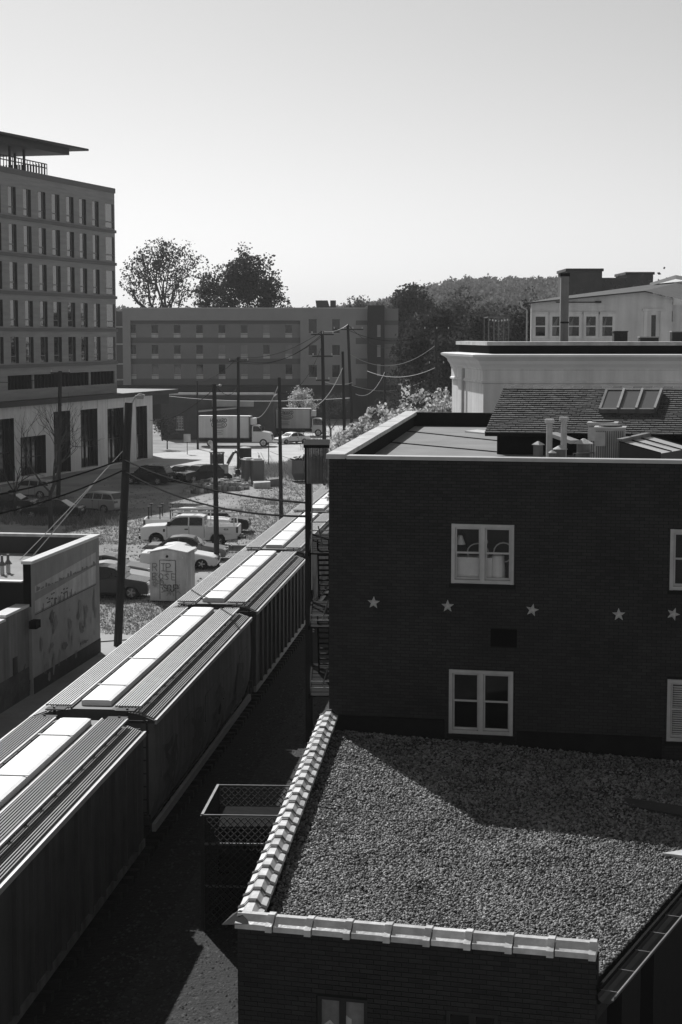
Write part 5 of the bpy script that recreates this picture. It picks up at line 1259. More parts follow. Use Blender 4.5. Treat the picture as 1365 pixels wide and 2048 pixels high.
for x in (-1.0,-.1,.8,1.7): rb.box(x-.06,x+.06,-1.16,-1.09,.8,1.95)
obj('rib', rb, M['greypaint'], du)
db = MB()
for k in range(60):
    c = Vector((R.uniform(-1.1,2.2), R.uniform(-.9,.9), 1.75+R.uniform(0,.6))); v = Vector((R.uniform(-1,1),R.uniform(-1,1),R.uniform(-.4,.6)))*R.uniform(.15,.5); db.bar(c-v, c+v, R.uniform(.05,.3), R.uniform(.03,.15))
tag(obj('debris_heap', db, M['wood'], None, loc=du.location, rz=math.radians(12)), 'broken boards heaped on top of the dumpster', 'debris'); bpy.data.objects['debris_heap']['kind'] = 'stuff'
for px, py, lb_ in ((500,972,'traffic cone at the near corner of the portable toilets'), (537,972,'traffic cone between the two low blocks')):
    p = gp(px, py); t_ = thing('traffic_cone', lb_, 'traffic cone', p, 0, 'traffic cones'); obj('cone', MB().lathe([(.2,.05),(.04,.85)], n=12), M['silver'], t_); obj('base', MB().box(-.27,.27,-.27,.27,0,.048), M['black'], t_); obj('band', MB().lathe([(.145,.4),(.1,.58)], n=12), M['white'], t_)
def lump_block(label, px, py, sx, sy, sz, m, head=0):
    p = gp(px, py); o = obj('concrete_block', MB().prism([(-sx,-sy),(sx*.9,-sy),(sx,-sy*.6),(sx,sy),(-sx*.8,sy),(-sx,sy*.7)], 0, [sz*.8,sz*.95,sz,sz,sz*.9,sz]), m, loc=p, rz=math.radians(head)); tag(o, label, 'block', 'low blocks beside the toilets')
lump_block('pale wrapped block lying beside the portable toilets', 524, 976, .75, .45, .6, M['cap'], 10); lump_block('dark low block right of the pale block', 547, 972, .6, .5, .75, M['greypaint'], 10)
mb = MB()
for k in range(420):
    t = R.random(); p = gp(lerp(372,494,t), lerp(984,974,t)+R.uniform(-5,5)); s = R.uniform(.12,.42)
    hgt = R.uniform(0,.7)*(1-abs(2*t-1)**3)
    q = [(p.x+s*math.cos(a)*R.uniform(.7,1.1), p.y+s*math.sin(a)*R.uniform(.7,1.1)) for a in (0,1.2,2.5,3.8,5.1)]; mb.prism(q, max(0,hgt-.25), hgt+R.uniform(.12,.3))
obj('rubble_heap', mb, mat('rubble', .3, .95, .3, 4, isl=.5), None, kind='stuff', label='long low heap of broken concrete in the lot')
# graffitied shed
p0, p1 = gp(301, 1204), gp(373, 1206); dv = (p1-p0); shw = dv.length; shy = math.atan2(dv.y, dv.x)
sh = thing('storage_shed', 'pale graffitied storage shed with a white gabled roof in the lot', 'shed', p0, shy)
he = at(373, 1106, p1.y).z; hp_ = at(335, 1099, (p0.y+p1.y)/2).z; dp = 1.75
m_shed = mat('shed_panel', .72, .7, .15, 2.0, streak=.25)
obj('wall', MB().extr([(0,.08),(shw,.08),(shw,he),(shw*.48,hp_),(0,he-.02)], 0, dp), m_shed, sh)
obj('skid', MB().box(.05,shw-.05,.03,dp-.03,0,.078), M['black'], sh)
obj('roof', MB().add([(-.1,-.08,he-.02),(shw*.48,-.08,hp_+.03),(shw+.1,-.08,he+.0),(shw+.1,dp+.08,he+.0),(shw*.48,dp+.08,hp_+.03),(-.1,dp+.08,he-.02),(-.1,-.08,he+.03),(shw*.48,-.08,hp_+.08),(shw+.1,-.08,he+.05),(shw+.1,dp+.08,he+.05),(shw*.48,dp+.08,hp_+.08),(-.1,dp+.08,he+.03)], [(6,7,10,11),(7,8,9,10),(0,1,7,6),(1,2,8,7),(2,3,9,8),(5,0,6,11),(3,4,10,9),(4,5,11,10)]), M['white'], sh)
dr = obj('door', MB().box(shw*.29,shw*.70,-.02,-.002,.15,he-.42), m_shed, sh)
fr = MB(); a, b = shw*.28, shw*.71
fr.box(a-.02,a,-.024,-.002,.15,he-.4); fr.box(b,b+.02,-.024,-.002,.15,he-.4); fr.box(a,b,-.024,-.002,he-.4,he-.38); obj('door_frame', fr, M['tail'], sh)
obj('vent', MB().lathe([(.07,-.02),(.07,.0)], (shw*.48,-.01,he-.2), 12, 'y'), M['black'], sh)
obj('bracket', MB().box(shw*.9,shw*.93,-.04,-.002,he-.28,he-.22), M['white'], sh)
gl = word('R', .16, he-.95, .38, wob=.012)+word('I', .58, he-.95, .38)+word('P', .88, he-.95, .38, wob=.012)
gl += word('ROSE', .15, he-1.40, .32, 1.05, .02)+word('BO', .17, he-1.70, .28, 1.3, .02)+[[(.85,he-.99),(1.2,he-.97)]]
gf = obj('graffiti', strokes(gl, .032, -.03), mat('spray_grey', .16, .7, .2, 5), sh)
gl = word('SOUP', .72, he-2.0, .34, .55, .03)+[[(.66,he-1.8),(.68,he-1.9)],[(1.4,he-1.86),(1.55,he-1.8)]]
obj('graffiti_tag', strokes(gl, .036, -.045), M['black'], sh)
gl = []
for k in range(30): x = .12+R.random()*.55; z = .75+R.random()*.75; gl.append([(x,z),(x+R.uniform(.06,.2),z+R.uniform(-.02,.02))])
for k in range(14): x = .7+R.random()*.8; z = .3+R.random()*.5; gl.append([(x,z),(x+R.uniform(-.15,.2),z+R.uniform(-.1,.2)),(x+R.uniform(-.1,.25),z+R.uniform(-.1,.2))])
obj('faded_graffiti', strokes(gl, .035, -.062), mat('spray_faint', .42, .8, .2, 5), sh, kind='stuff')

# ================================================================ POLES AND CABLES
def pole(label, base, top, r0=.17, r1=.12, arms=(), name='utility_pole', group='utility poles'):
    b = Vector(base); t = Vector(top)
    o = thing(name, label, 'utility pole', b, 0, group)
    obj('shaft', MB().tube([(0,0,0), (t-b)*.5, t-b], [r0,(r0+r1)/2,r1], 10), M['wood'], o)
    for (dz, w_, ang, insn) in arms:
        c = (t-b)+Vector((0,0,-dz)); d = Vector((math.cos(ang), math.sin(ang), 0))*w_/2; n2 = Vector((-d.y, d.x, 0)).normalized()*(r1+.05)
        ar = obj('crossarm', MB().bar(c-d-n2, c+d-n2, .09, .12), M['wood'], o)
        for k in range(insn):
            q = c-n2+d*(2*k/(insn-1)-1)*.92+Vector((0,0,.06)); obj('insulator', MB().lathe([(.03,0),(.06,.05),(.035,.1),(.06,.15),(.02,.2)], q, 8), M['insul'], ar)
    return o
def base_at(px, Y): return Vector((at(px, 1000, Y).x, Y, 0))
b1 = gp(236, 1292); P1T = at(258, 805, b1.y-.2)
p1 = pole('thick leaning utility pole with a curved street lamp beside the mural building', b1, P1T, .185, .17)
lmp = MB(); a = P1T-b1; ln0 = at(262,812,b1.y)-b1; ln1 = at(270,795,b1.y)-b1; ln2 = at(280,788,b1.y)-b1; ln3 = at(288,790,b1.y)-b1
obj('lamp_arm', MB().tube([ln0, ln1, ln2, ln3], .035, 8), M['steel'], p1)
lh = ln3+Vector((-.08,0,-.06)); obj('lamp_head', MB().add([(lh.x-.28,-.13,lh.z+.04),(lh.x+.12,-.13,lh.z+.07),(lh.x+.12,.13,lh.z+.07),(lh.x-.28,.13,lh.z+.04),(lh.x-.2,-.08,lh.z-.12),(lh.x+.06,-.08,lh.z-.12),(lh.x+.06,.08,lh.z-.12),(lh.x-.2,.08,lh.z-.12)], [(0,1,2,3),(0,4,5,1),(1,5,6,2),(2,6,7,3),(3,7,4,0),(4,7,6,5)]), M['steel'], p1)
obj('steel_band', MB().lathe([(.19,0),(.19,.08)], (P1T-b1)*.55, 10), M['black'], p1)
P2T = at(429, 768, 100); pole('utility pole with a small bracket lamp between the sedans and the train', base_at(433, 100), P2T, .17, .12)
l2 = at(429,772,100)-base_at(433,100); l3 = at(441,770,100)-base_at(433,100)
o = bpy.data.objects['utility_pole.001']; obj('bracket_lamp', MB().tube([l2,l3],.03,6).lathe([(.05,-.08),(.11,0),(.04,.06)], l3, 8), M['steel'], o)
P3T = at(559, 755, 122); pole('utility pole rising straight from behind the far hopper car', base_at(563, 122), P3T, .16, .11)
P4T = at(477, 714, 168); P4 = base_at(478, 168); pole('tall utility pole with one crossarm in front of the delivery trucks', P4, P4T, .18, .13, [(.4, 2.0, .3, 2)])
P5T = at(645, 662, 150); P5 = base_at(651, 150); pole('utility pole with two crossarms just left of the leaning pole by the hotel', P5, P5T, .2, .14, [(.3,2.0,.1,3),(2.2,1.8,.1,2),(4.3,1.2,.2,2)])
P6T = at(696, 649, 175); P6 = base_at(708, 175); pole('strongly leaning utility pole in front of the hotel stair tower', P6, P6T, .2, .13, [(.5,3.2,.25,4)])
P7T = at(686, 703, 140); P7 = base_at(692, 140); pole('short utility pole between the twin crossarm pole and the leaning pole', P7, P7T, .16, .11)
P8T = at(872, 655, 170); P8 = base_at(877, 170); pole('utility pole among the dark trees left of the pale cornice', P8, P8T, .2, .14, [(.2,3.0,.5,3),(3.6,1.8,.5,2)])
P9T = at(770, 744, 185); P9 = base_at(770, 185); pole('short dark pole before the hotel end wall', P9, P9T, .16, .12)
P10T = at(121, 742, 142); P10 = base_at(117, 142); pole('utility pole in front of the office podium beside the bare tree', P10, P10T, .19, .15, [(.15, 1.6, .2, 2)])
P11T = at(395, 762, 205); P11 = base_at(397, 205); pole('thin pole beside the brick shop window', P11, P11T, .14, .1)
def cable(label, pts, r, m, grp='overhead cables'):
    return tag(obj('overhead_cable', MB().tube(pts, r, 5), m), label, 'cable', grp)
q1 = at(246, 918, b1.y); q2 = at(247, 940, b1.y)
cable('upper thick black cable running left from the big leaning pole', sag(at(-40,996,60), q1, .15), .035, M['wire'])
cable('lower thick black cable running left from the big leaning pole', sag(at(-40,1036,60), q2, .2), .035, M['wire'])
cable('upper thick black cable from the leaning pole to the fire escape', sag(q1, at(622,1006,47), .35), .032, M['wire'])
cable('lower thick black cable from the leaning pole to the fire escape', sag(q2, at(622,1033,47), .5), .032, M['wire'])
cable('bright guy wire slanting down to the mural roof, left of the two', sag(at(248,900,b1.y), at(40,1120,70), .05), .018, M['wirelight'])
cable('bright guy wire slanting down to the mural roof, right of the two', sag(at(212,938,74.0), at(55,1125,71), .02), .022, M['wirelight'])
far = [(P4T, P5T, .8, 'wire'), (P5T, P6T, .3, 'wirelight'), (P6T, at(800,690,230), 1.2, 'wire'), (at(700,708,175), at(872,690,170), 1.6, 'wirelight'), (at(702,770,175), at(850,760,230), 1.0, 'wirelight'), (P9T, at(712,788,160), 1.0, 'wirelight'),
       (at(686,735,140), at(632,812,128), .5, 'wirelight'), (at(645,690,150), at(560,786,122), 1.2, 'wire'), (P11T, P4T, .6, 'wire'), (at(300,840,190), P2T+Vector((0,0,-.3)), .7, 'wire'), (P2T, at(477,770,168), .8, 'wire'), (at(322,790,222), at(700,796,150), .5, 'wirelight'),
       (P3T+Vector((0,0,-.4)), at(510,835,200), .8, 'wirelight'), (at(697,660,175), at(872,664,170), 1.0, 'wire'), (at(645,668,150), P4T+Vector((.6,0,-.3)), 1.1, 'wire'), (at(645,672,150), P4T+Vector((-.6,0,-.3)), 1.2, 'wire'), (P10T, at(-30,760,120), .5, 'wire'), (at(735,742,185), at(872,735,170), .8, 'wirelight'), (at(640,760,150), at(705,765,175), .3, 'wirelight')]
for k, (a, b, dr_, m_) in enumerate(far):
    lab = ['thin span from the tall pole by the trucks to the twin crossarm pole', 'short bright span between the twin crossarm pole and the leaning pole', 'thin span from the leaning pole past the hotel end', 'bright sagging span across the dark stair tower', 'bright low span right of the leaning pole', 'bright curved drop wire from the short dark pole', 'bright drop wire from the short pole toward the street', 'thin span down to the pole behind the far hopper car', 'thin span between the shop pole and the tall crossarm pole', 'thin span from the office corner to the small lamp pole', 'thin span from the small lamp pole toward the trucks', 'long pale wire along the brick shop roof edge', 'bright curved drop wire in front of the first truck', 'top thin span from the leaning pole to the tree pole', 'upper of two thin spans left of the twin crossarm pole', 'lower of two thin spans left of the twin crossarm pole', 'thin span running left from the pole by the podium', 'faint bright span low on the stair tower', 'short bright wire between the two far poles'][k]
    cable(lab, sag(a, b, dr_), .022 if m_ == 'wire' else .03, M[m_])
p = at(375, 905, 196); sg = thing('street_sign', 'pale square sign on a thin post at the street edge', 'sign', (p.x, 196, 0)); obj('post', MB().lathe([(.04,0),(.04,2.3)], n=8), M['black'], sg)
obj('board', MB().box(-.4,.4,-.06,-.03,at(0,884,196).z,at(0,868,196).z), M['cap'], sg)
p = at(424, 890, 203); obj_ = thing('fire_hydrant', 'pale hydrant at the kerb before the first truck', 'hydrant', (p.x, 203, 0)); obj('barrel', MB().lathe([(.22,0),(.22,.1),(.14,.12),(.14,.7),(.18,.72),(.1,.95),(.03,1.05)], n=12), M['cap'], obj_); obj('outlet', MB().lathe([(.07,-.25),(.07,.25)],(0,0,.55),8,'x'), M['cap'], obj_)
for k, (a, b, lb_) in enumerate([(at(522,905,186), gp(538,938), 'guy wire by the street, left of the pair beside the toilets'), (at(516,905,186), gp(531,934), 'guy wire by the street, right of the pair beside the toilets'), (at(541,903,184), at(640,932,160), 'thin dark wire sagging from the stake toward the dumpster')]):
    cable(lb_, sag(a, b, .15 if k == 2 else .02), .02, M['wire'])
p = gp(538, 936); tag(obj('stake', MB().lathe([(.05,0),(.05,2.6)], (p.x,p.y,0), 8), M['wood']), 'thin wooden stake standing at the street edge beside the toilets', 'stake')

# ================================================================ FIRE ESCAPE
fe = thing('fire_escape', 'steel fire escape with a corrugated top enclosure on the left side of the brick building', 'fire escape', (0, 0, 0))
FX0, FX1, FY0, FY1 = -1.02, -.42, 44.2, 48.5
zt_ = at(630, 888, 45).z; zb_ = at(630, 962, 45).z
cp = MB()
for i in range(14):
    x = lerp(-.92, -.34, i/13); cp.box(x-.021, x+.021, FY0-.03 if i % 2 else FY0, FY0+.01, zb_, zt_-.05)
cp.box(-.95,-.9,FY0,FY0+2.4,zb_,zt_-.05); obj('corrugated_panel', cp, mat('corrugated', .2, .6, .3, 2.0, metal=.2, streak=.4), fe)
obj('panel_cap', MB().box(-.98,-.3,FY0-.06,FY0+2.4,zt_-.048,zt_+.03), M['tar'], fe)
for x, y in ((-.88,FY0+.1),(-.88,FY1)): obj('post', MB().box(x-.06,x+.06,y-.06,y+.06,0,zt_-.06 if y < 45 else zb_), M['jamb'], fe)
obj('bright_conduit', MB().tube([(-.76,FY0+.04,zb_),(-.76,FY0+.04,at(0,1180,44.2).z)], .018, 6), M['steel'], fe)
for py, y in ((1025,44.3),(1044,44.6),(1061,44.3),(1231,44.3),(1241,44.1),(1363,44.3),(1376,44.1)):
    z = at(640, py, y).z; obj('landing_rail', MB().tube([(-.8,y,z),(-.12,y,z)], .016, 6), M['steel'], fe)
for py in (1100, 1245, 1380):
    z = at(640, py, 45).z; pf = MB()
    for i in range(9): pf.bar((-.84,FY0+.2+i*.5,z),(-.2,FY0+.2+i*.5,z),.42,.04)
    pf.bar((-.84,FY0,z),(-.84,FY1,z),.05,.12); pf.bar((-.24,FY0+.2,z),(-.24,FY1,z),.05,.12); obj('landing', pf, M['matte'], fe)
for (ya, yb) in ((1080,1222),(1232,1390)):
    z0, z1 = at(640,yb,45).z, at(640,ya,45).z; stp = MB()
    for s in (-.62,-.32): stp.bar((s,44.6,z1),(s,47.5,z0),.04,.14)
    for i in range(11): t = (i+.5)/11; stp.bar((-.62,lerp(44.6,47.5,t),lerp(z1,z0,t)),(-.32,lerp(44.6,47.5,t),lerp(z1,z0,t)),.2,.03)
    obj('stair_flight', stp, M['matte'], fe)
for (a, b) in (((645,1240,44.2),(657,1200,44.2)),((645,1372,44.2),(657,1335,44.2)),((637,1052,44.3),(645,1090,44.3))):
    obj('brace', MB().tube([at(*a),at(*b)], .02, 6), M['greymetal'], fe)
hk = MB(); hk.tube([at(634,1470,41.5),at(626,1475,41.5),at(626,1500,41.5),at(612,1503,41.5)], .02, 6).tube([at(626,1478,41.5),at(634,1463,41.5)], .025, 6)
tag(obj('wall_bracket', hk, M['steel']), 'small bright pipe bracket beside the far end of the tile coping', 'bracket')
# lattice cage
cg = thing('lattice_cage', 'tall lattice sided cage standing between the train and the tiled wall', 'cage', (0, 0, 0))
c0 = at(405, 1630, 38.0); c1 = at(437, 1581, 40.6); zt_ = c0.z; xr_ = -.75
for a, b in (((c0.x,c0.y,zt_),(xr_-.2,c0.y-.1,zt_)), ((c1.x,c1.y,zt_),(xr_,c1.y-.1,zt_))): obj('top_rail', MB().bar(a, b, .03, .03), M['greymetal'], cg)
obj('side_rail', MB().bar((c0.x,c0.y,zt_+.01),(c1.x,c1.y,zt_+.01),.06,.03), M['greymetal'], cg)
for x, y in ((c0.x,c0.y),(c1.x,c1.y),(xr_-.2,c0.y-.1),(xr_-.05,c1.y-.1)): obj('post', MB().box(x-.04,x+.04,y-.04,y+.04,0,zt_-.01), M['black'], cg)
def lattice(a, b, z0, z1, step=.16):
    a = Vector(a); b = Vector(b); L_ = (b-a).length; d = (b-a)/L_; m_ = MB(); H_ = z1-z0; k = -H_
    while k < L_:
        for sg in (1, -1):
            t0, t1 = max(0,k), min(L_, k+H_)
            if t1-t0 < .05: continue
            za, zb = (t0-k, t1-k) if sg > 0 else (H_-(t0-k), H_-(t1-k))
            p_, q_ = a+d*t0, a+d*t1; m_.bar((p_.x,p_.y,z0+za),(q_.x,q_.y,z0+zb),.02,.035,up=(d.y,-d.x,0))
        k += step
    return m_
for a, b in (((c0.x,c0.y),(xr_-.2,c0.y-.1)), ((c1.x,c1.y),(xr_,c1.y-.1)), ((c0.x,c0.y),(c1.x,c1.y))): obj('lattice_panel', lattice(a, b, .1, zt_-.05), M['wood'], cg)
for z in (1.0, 2.0):
    obj('mid_rail', MB().bar((c0.x,c0.y+.05,z),(xr_-.2,c0.y-.05,z),.04,.05), M['greymetal'], cg); obj('mid_rail', MB().bar((c1.x,c1.y+.05,z),(xr_,c1.y-.05,z),.04,.05), M['greymetal'], cg)
bn = thing('shade_blocker', 'added dark shade-casting bins inside the lattice cage', 'blockers', ((c0.x+xr_)/2, (c0.y+c1.y)/2, 0), .05)  # opaque boxes added to shade the lane beside the cage
obj('lower_blocker', MB().box(-.95,.95,-.9,.9,.0,1.2), M['matte'], bn); obj('upper_blocker', MB().box(-.9,.8,-.85,.85,1.21,2.3), M['matte'], bn)

# ================================================================ ROOF PLANT
def roofpos(px, Y): p = at(px, 880, Y); return (p.x, Y, zroof)
def condenser(px, py, Y, w_, label):
    t_ = thing('condenser', label, 'condenser unit', roofpos(px, Y), BRZ, 'condenser units on the brick roof'); H_ = at(px, py, Y).z-zroof; h = w_/2
    obj('cabinet', MB().box(-h,h,-h,h,.08,H_-.06), M['cap'], t_)
    lv = MB()
    for k in range(13): x = lerp(-h+.05,h-.05,k/12); lv.box(x-.012,x+.012,-h-.02,-h-.002,.12,H_-.1)
    obj('grille', lv, M['greymetal'], t_)
    obj('top_rim', MB().box(-h-.03,h+.03,-h-.03,h+.03,H_-.058,H_), M['steel'], t_); obj('fan_guard', MB().lathe([(h*.8,H_+.001),(h*.75,H_+.04),(.05,H_+.05)], n=20), M['black'], t_)
    for x in (-h+.05,h-.05):
        for y in (-h+.05,h-.05): pass
    obj('feet', MB().box(-h+.02,h-.02,-h+.05,-h+.15,0,.078).box(-h+.02,h-.02,h-.15,h-.05,0,.078), M['black'], t_)
    obj('control_box', MB().box(-h-.0,-h+.28,-h-.05,-h-.021,H_-.5,H_-.12), M['steel'], t_)
condenser(1221, 853, 45.2, .78, 'nearer pale condenser unit at the front of the brick roof'); condenser(1206, 844, 47.0, .78, 'farther pale condenser unit behind its twin on the brick roof')
for px, py, Y, lb_ in ((1099,838,45.5,'shorter capped flue pipe on the brick roof'), (1128,834,46.2,'taller capped flue pipe right of its twin')):
    t_ = thing('flue_pipe', lb_, 'flue pipe', roofpos(px, Y), 0, 'flue pipes on the brick roof'); H_ = at(px, py, Y).z-zroof
    obj('pipe', MB().lathe([(.085,0),(.085,H_-.1)], n=12), M['cap'], t_); obj('cap', MB().lathe([(.13,H_-.098),(.13,H_)], n=12), M['cap'], t_); obj('pipe_foot', MB().lathe([(.16,0.001),(.1,.18)], n=12), M['tar'], t_)
for px, py, Y, s, lb_ in ((1077,884,44.6,.13,'box vent with a pyramid cap at the left of the roof plant'), (1121,892,44.8,.15,'round vent with a conical cap between the flue pipes'), (1105,902,44.4,.09,'smallest round vent right at the parapet'), (1168,879,45.6,.19,'large round vent with a conical cap by the condensers')):
    t_ = thing('roof_vent', lb_, 'vent', roofpos(px, Y), 0, 'vents on the brick roof'); H_ = at(px, py, Y).z-zroof
    n = 4 if s == .13 else 14
    obj('drum', MB().lathe([(s,0),(s,H_-s*.6)], n=n), M['greymetal'], t_); obj('cap', MB().lathe([(s*1.35,H_-s*.6+.002),(s*1.3,H_-s*.5),(.03,H_+s*.15)], n=n), M['cap'], t_)
pp = MB(); a = Vector(roofpos(1155, 45.0)); 
for k in range(4): pp.tube([a+Vector((k*.09-.1,.1*k,.0)),a+Vector((k*.09-.1,.1*k,.35)),a+Vector((k*.09+.5,.4+.1*k,.35)),a+Vector((k*.09+.6,.5+.1*k,.1))], .018, 6)
tag(obj('refrigerant_pipes', pp, M['greymetal']), 'cluster of thin bent pipes leading to the condensers', 'pipes')
t_ = thing('roof_duct', 'pale slanting duct lid behind the flue pipes', 'duct', roofpos(1125, 49.0), 0)
pa, pb = at(1105,868,49), at(1150,884,48.2); v = Vector(t_.location)
obj('duct', MB().bar(pa-v, pb-v, .35, .1), M['steel'], t_); obj('stand', MB().bar((pa+pb)/2-v-Vector((0,0,.06)), Vector(((pa.x+pb.x)/2-v.x, (pa.y+pb.y)/2-v.y, 0)), .1, .1), M['black'], t_)
# ribbed roof light with glazed slope
rl_ = thing('roof_light', 'glazed sloping roof light with dark ribs at the right end of the parapet', 'roof light', (0, 0, 0))
Q = [at(1239,884,43.8), at(1297,871,45.6), at(1385,896,45.0), at(1322,907,43.0)]
obj('curb', MB().add([Q[0],Q[1],Q[2],Q[3]]+[Vector((q.x,q.y,zroof)) for q in Q]+[], [(0,4,7,3),(3,7,6,2),(2,6,5,1),(1,5,4,0)]), M['black'], rl_)
obj('glazing', MB().add(Q, [(0,3,2,1)]), mat('roof_glazing', .5, .35, .12, 1.5, spec=.6), rl_)
for t in (0, .33, .66, 1.0):
    a, b = Q[0].lerp(Q[1],t), Q[3].lerp(Q[2],t); u = Vector((0,0,.02)); obj('rib', MB().bar(a+u*.6, b+u*.6, .035, .025), M['matte'], rl_)
obj('ridge_bar', MB().bar(Q[0]+Vector((0,0,.03)), Q[1]+Vector((0,0,.03)), .16, .1), M['greymetal'], rl_)
# string-light frame on the far terrace
sf = thing('light_frame', 'open pergola frame strung with bulbs left of the loft building', 'pergola', (0, 0, 0))
fY = 100; fr = MB()
for px in (978, 998, 1018):
    a = at(px, 700, fY); b = at(px, 634, fY); fr.bar((a.x,fY,a.z-4),(b.x,fY,b.z),.07,.07); fr.bar((a.x,fY+3,a.z-4),(b.x,fY+3,b.z),.07,.07); fr.bar((b.x,fY,b.z),(b.x,fY+3,b.z),.06,.06)
a = at(976,634,fY); b = at(1020,634,fY); fr.bar(a, b, .08, .08); fr.bar(a+Vector((0,3,0)), b+Vector((0,3,0)), .08, .08); obj('frame', fr, M['greymetal'], sf)
for k in range(7): q = at(980+k*6, 640+abs(3-k)*-.8+2, fY); obj('bulb', MB().lathe([(.01,-.06),(.05,0),(.01,.06)], q, 8), M['white'], sf)

# ================================================================ TREES
def grow(mb, p, d, L_, r, lvl, tips, rnd, spread=.6, up=.12, kids_=(2,3)):
    pts = [p]; rs = [r]; q = p; dd = d
    for k in range(3):
        dd = (dd+Vector((rnd.uniform(-.2,.2),rnd.uniform(-.2,.2),rnd.uniform(-.08,.15)))).normalized(); q = q+dd*L_/3; pts.append(q); rs.append(r*(1-.28*(k+1)/3))
    mb.tube(pts, rs, 5 if lvl > 1 else 4, cap=False)
    if lvl == 0: tips.append((q, L_)); return
    for k in range(rnd.randint(*kids_)):
        ax = Vector((rnd.gauss(0,1),rnd.gauss(0,1),rnd.gauss(0,.5))).normalized(); nd = (dd+ax*spread*rnd.uniform(.6,1.2)+Vector((0,0,up))).normalized()
        st_ = pts[-1] if k < 2 else pts[2]
        grow(mb, st_, nd, L_*rnd.uniform(.62,.86), r*rnd.uniform(.5,.68), lvl-1, tips, rnd, spread, up, kids_)
    if lvl <= 2: tips.append((q, L_))
def tree(name, label, base, H_, W_, m, seed, nleaf=26, lsize=.5, lvl=4, trunk=.22, spread=.75, r0=None, lean=(0,0), group=None, clump=.9, kids_=(2,3), bark='bark', fill=0, cz=.62, rz=.4, fin=.35):
    rnd = random.Random(seed); mb = MB(); tips = []
    t_ = thing(name, label, 'tree', base, rnd.uniform(0,6), group)
    r = r0 or H_*.018; th_ = H_*trunk
    mb.tube([(0,0,-.3),(lean[0]*.5,lean[1]*.5,th_*.5),(lean[0],lean[1],th_)], [r*1.25,r*1.05,r], 8, cap=False)
    for k in range(rnd.randint(4,5)):
        a = rnd.uniform(0,2*PI); tilt = rnd.uniform(.3,1.0)*W_/H_*1.5
        grow(mb, Vector((lean[0],lean[1],th_*rnd.uniform(.8,1))), Vector((math.cos(a)*tilt,math.sin(a)*tilt,1)).normalized(), H_*.3, r*.62, lvl-1, tips, rnd, spread, .1, kids_)
    # scale the growth to the wanted height and width
    zm = max(p[2] for p in mb.v); wm = max(math.hypot(p[0],p[1]) for p in mb.v); sz = (H_-.3)/zm; sw_ = (W_/2)/wm
    f_ = lambda p: (p[0]*sw_, p[1]*sw_, p[2]*sz)
    mb.v = [(p[0]*lerp(1,sw_,min(1,max(0,p[2]/th_-.5))), p[1]*lerp(1,sw_,min(1,max(0,p[2]/th_-.5))), p[2]*sz) for p in mb.v]
    obj('trunk', mb, M[bark], t_, smooth=True)
    if nleaf:
        g = np.random.default_rng(seed); C = []
        for q, L_ in tips:
            n = int(nleaf*rnd.uniform(.3,1.5)); c = np.array(f_(q)); s = clump*rnd.uniform(.6,1.3)
            C.append(g.normal(size=(n,3))*s*np.array([.75,.75,.5])+c)
        if fill:
            q = g.normal(size=(fill,3)); q /= np.linalg.norm(q,axis=1,keepdims=True); q *= g.uniform(fin,1.0,(fill,1))**.5
            q *= 1+.16*np.sin(q[:,0:1]*5+seed)*np.cos(q[:,1:2]*4+q[:,2:3]*6)
            q = q*np.array([W_/2*.93,W_/2*.93,H_*rz*.97])+np.array([0,0,H_*cz])
            for c in q:
                n = int(nleaf*g.uniform(.4,1.5)); C.append(g.normal(size=(n,3))*clump*g.uniform(.5,1.1)*np.array([.8,.8,.5])+c)
        C = np.concatenate(C); C = C[C[:,2] > H_*.12]
        if fill:
            e = (C[:,0]**2+C[:,1]**2)/(W_/2)**2+((C[:,2]-H_*cz)/(H_*rz))**2
            C = C[(e < 1.12+.18*np.sin(C[:,0]*1.7+C[:,2]*1.3))]
        obj('crown', leaves_mesh('crown', C, lsize, m, g), None, t_)
    return t_
ty = 308.0
p = at(337, 617, ty); tree('oak_tree', 'broad half bare oak with a wide open crown behind the hotel roof', (p.x, ty, 0), at(340,474,ty).z, 18.0, M['leaf'], 5, 8, .5, 5, .70, .95, 1.15, clump=.75, fill=300, cz=.785, rz=.215, fin=.5)
p = at(500, 617, 312); tree('leafy_tree', 'dense round crowned tree standing right of the oak behind the hotel', (p.x, 312, 0), at(500,490,312).z, 13.5, M['leaf'], 21, 26, .55, 5, .4, .6, .6, clump=.9, fill=250, cz=.66, rz=.33)
p = at(430, 617, 318); tree('leafy_tree', 'smaller bushy tree squeezed between the oak and the round crowned tree', (p.x, 318, 0), at(430,532,318).z, 8.0, M['leaf'], 33, 24, .5, 4, .4, .7, .5, clump=.9, fill=120)
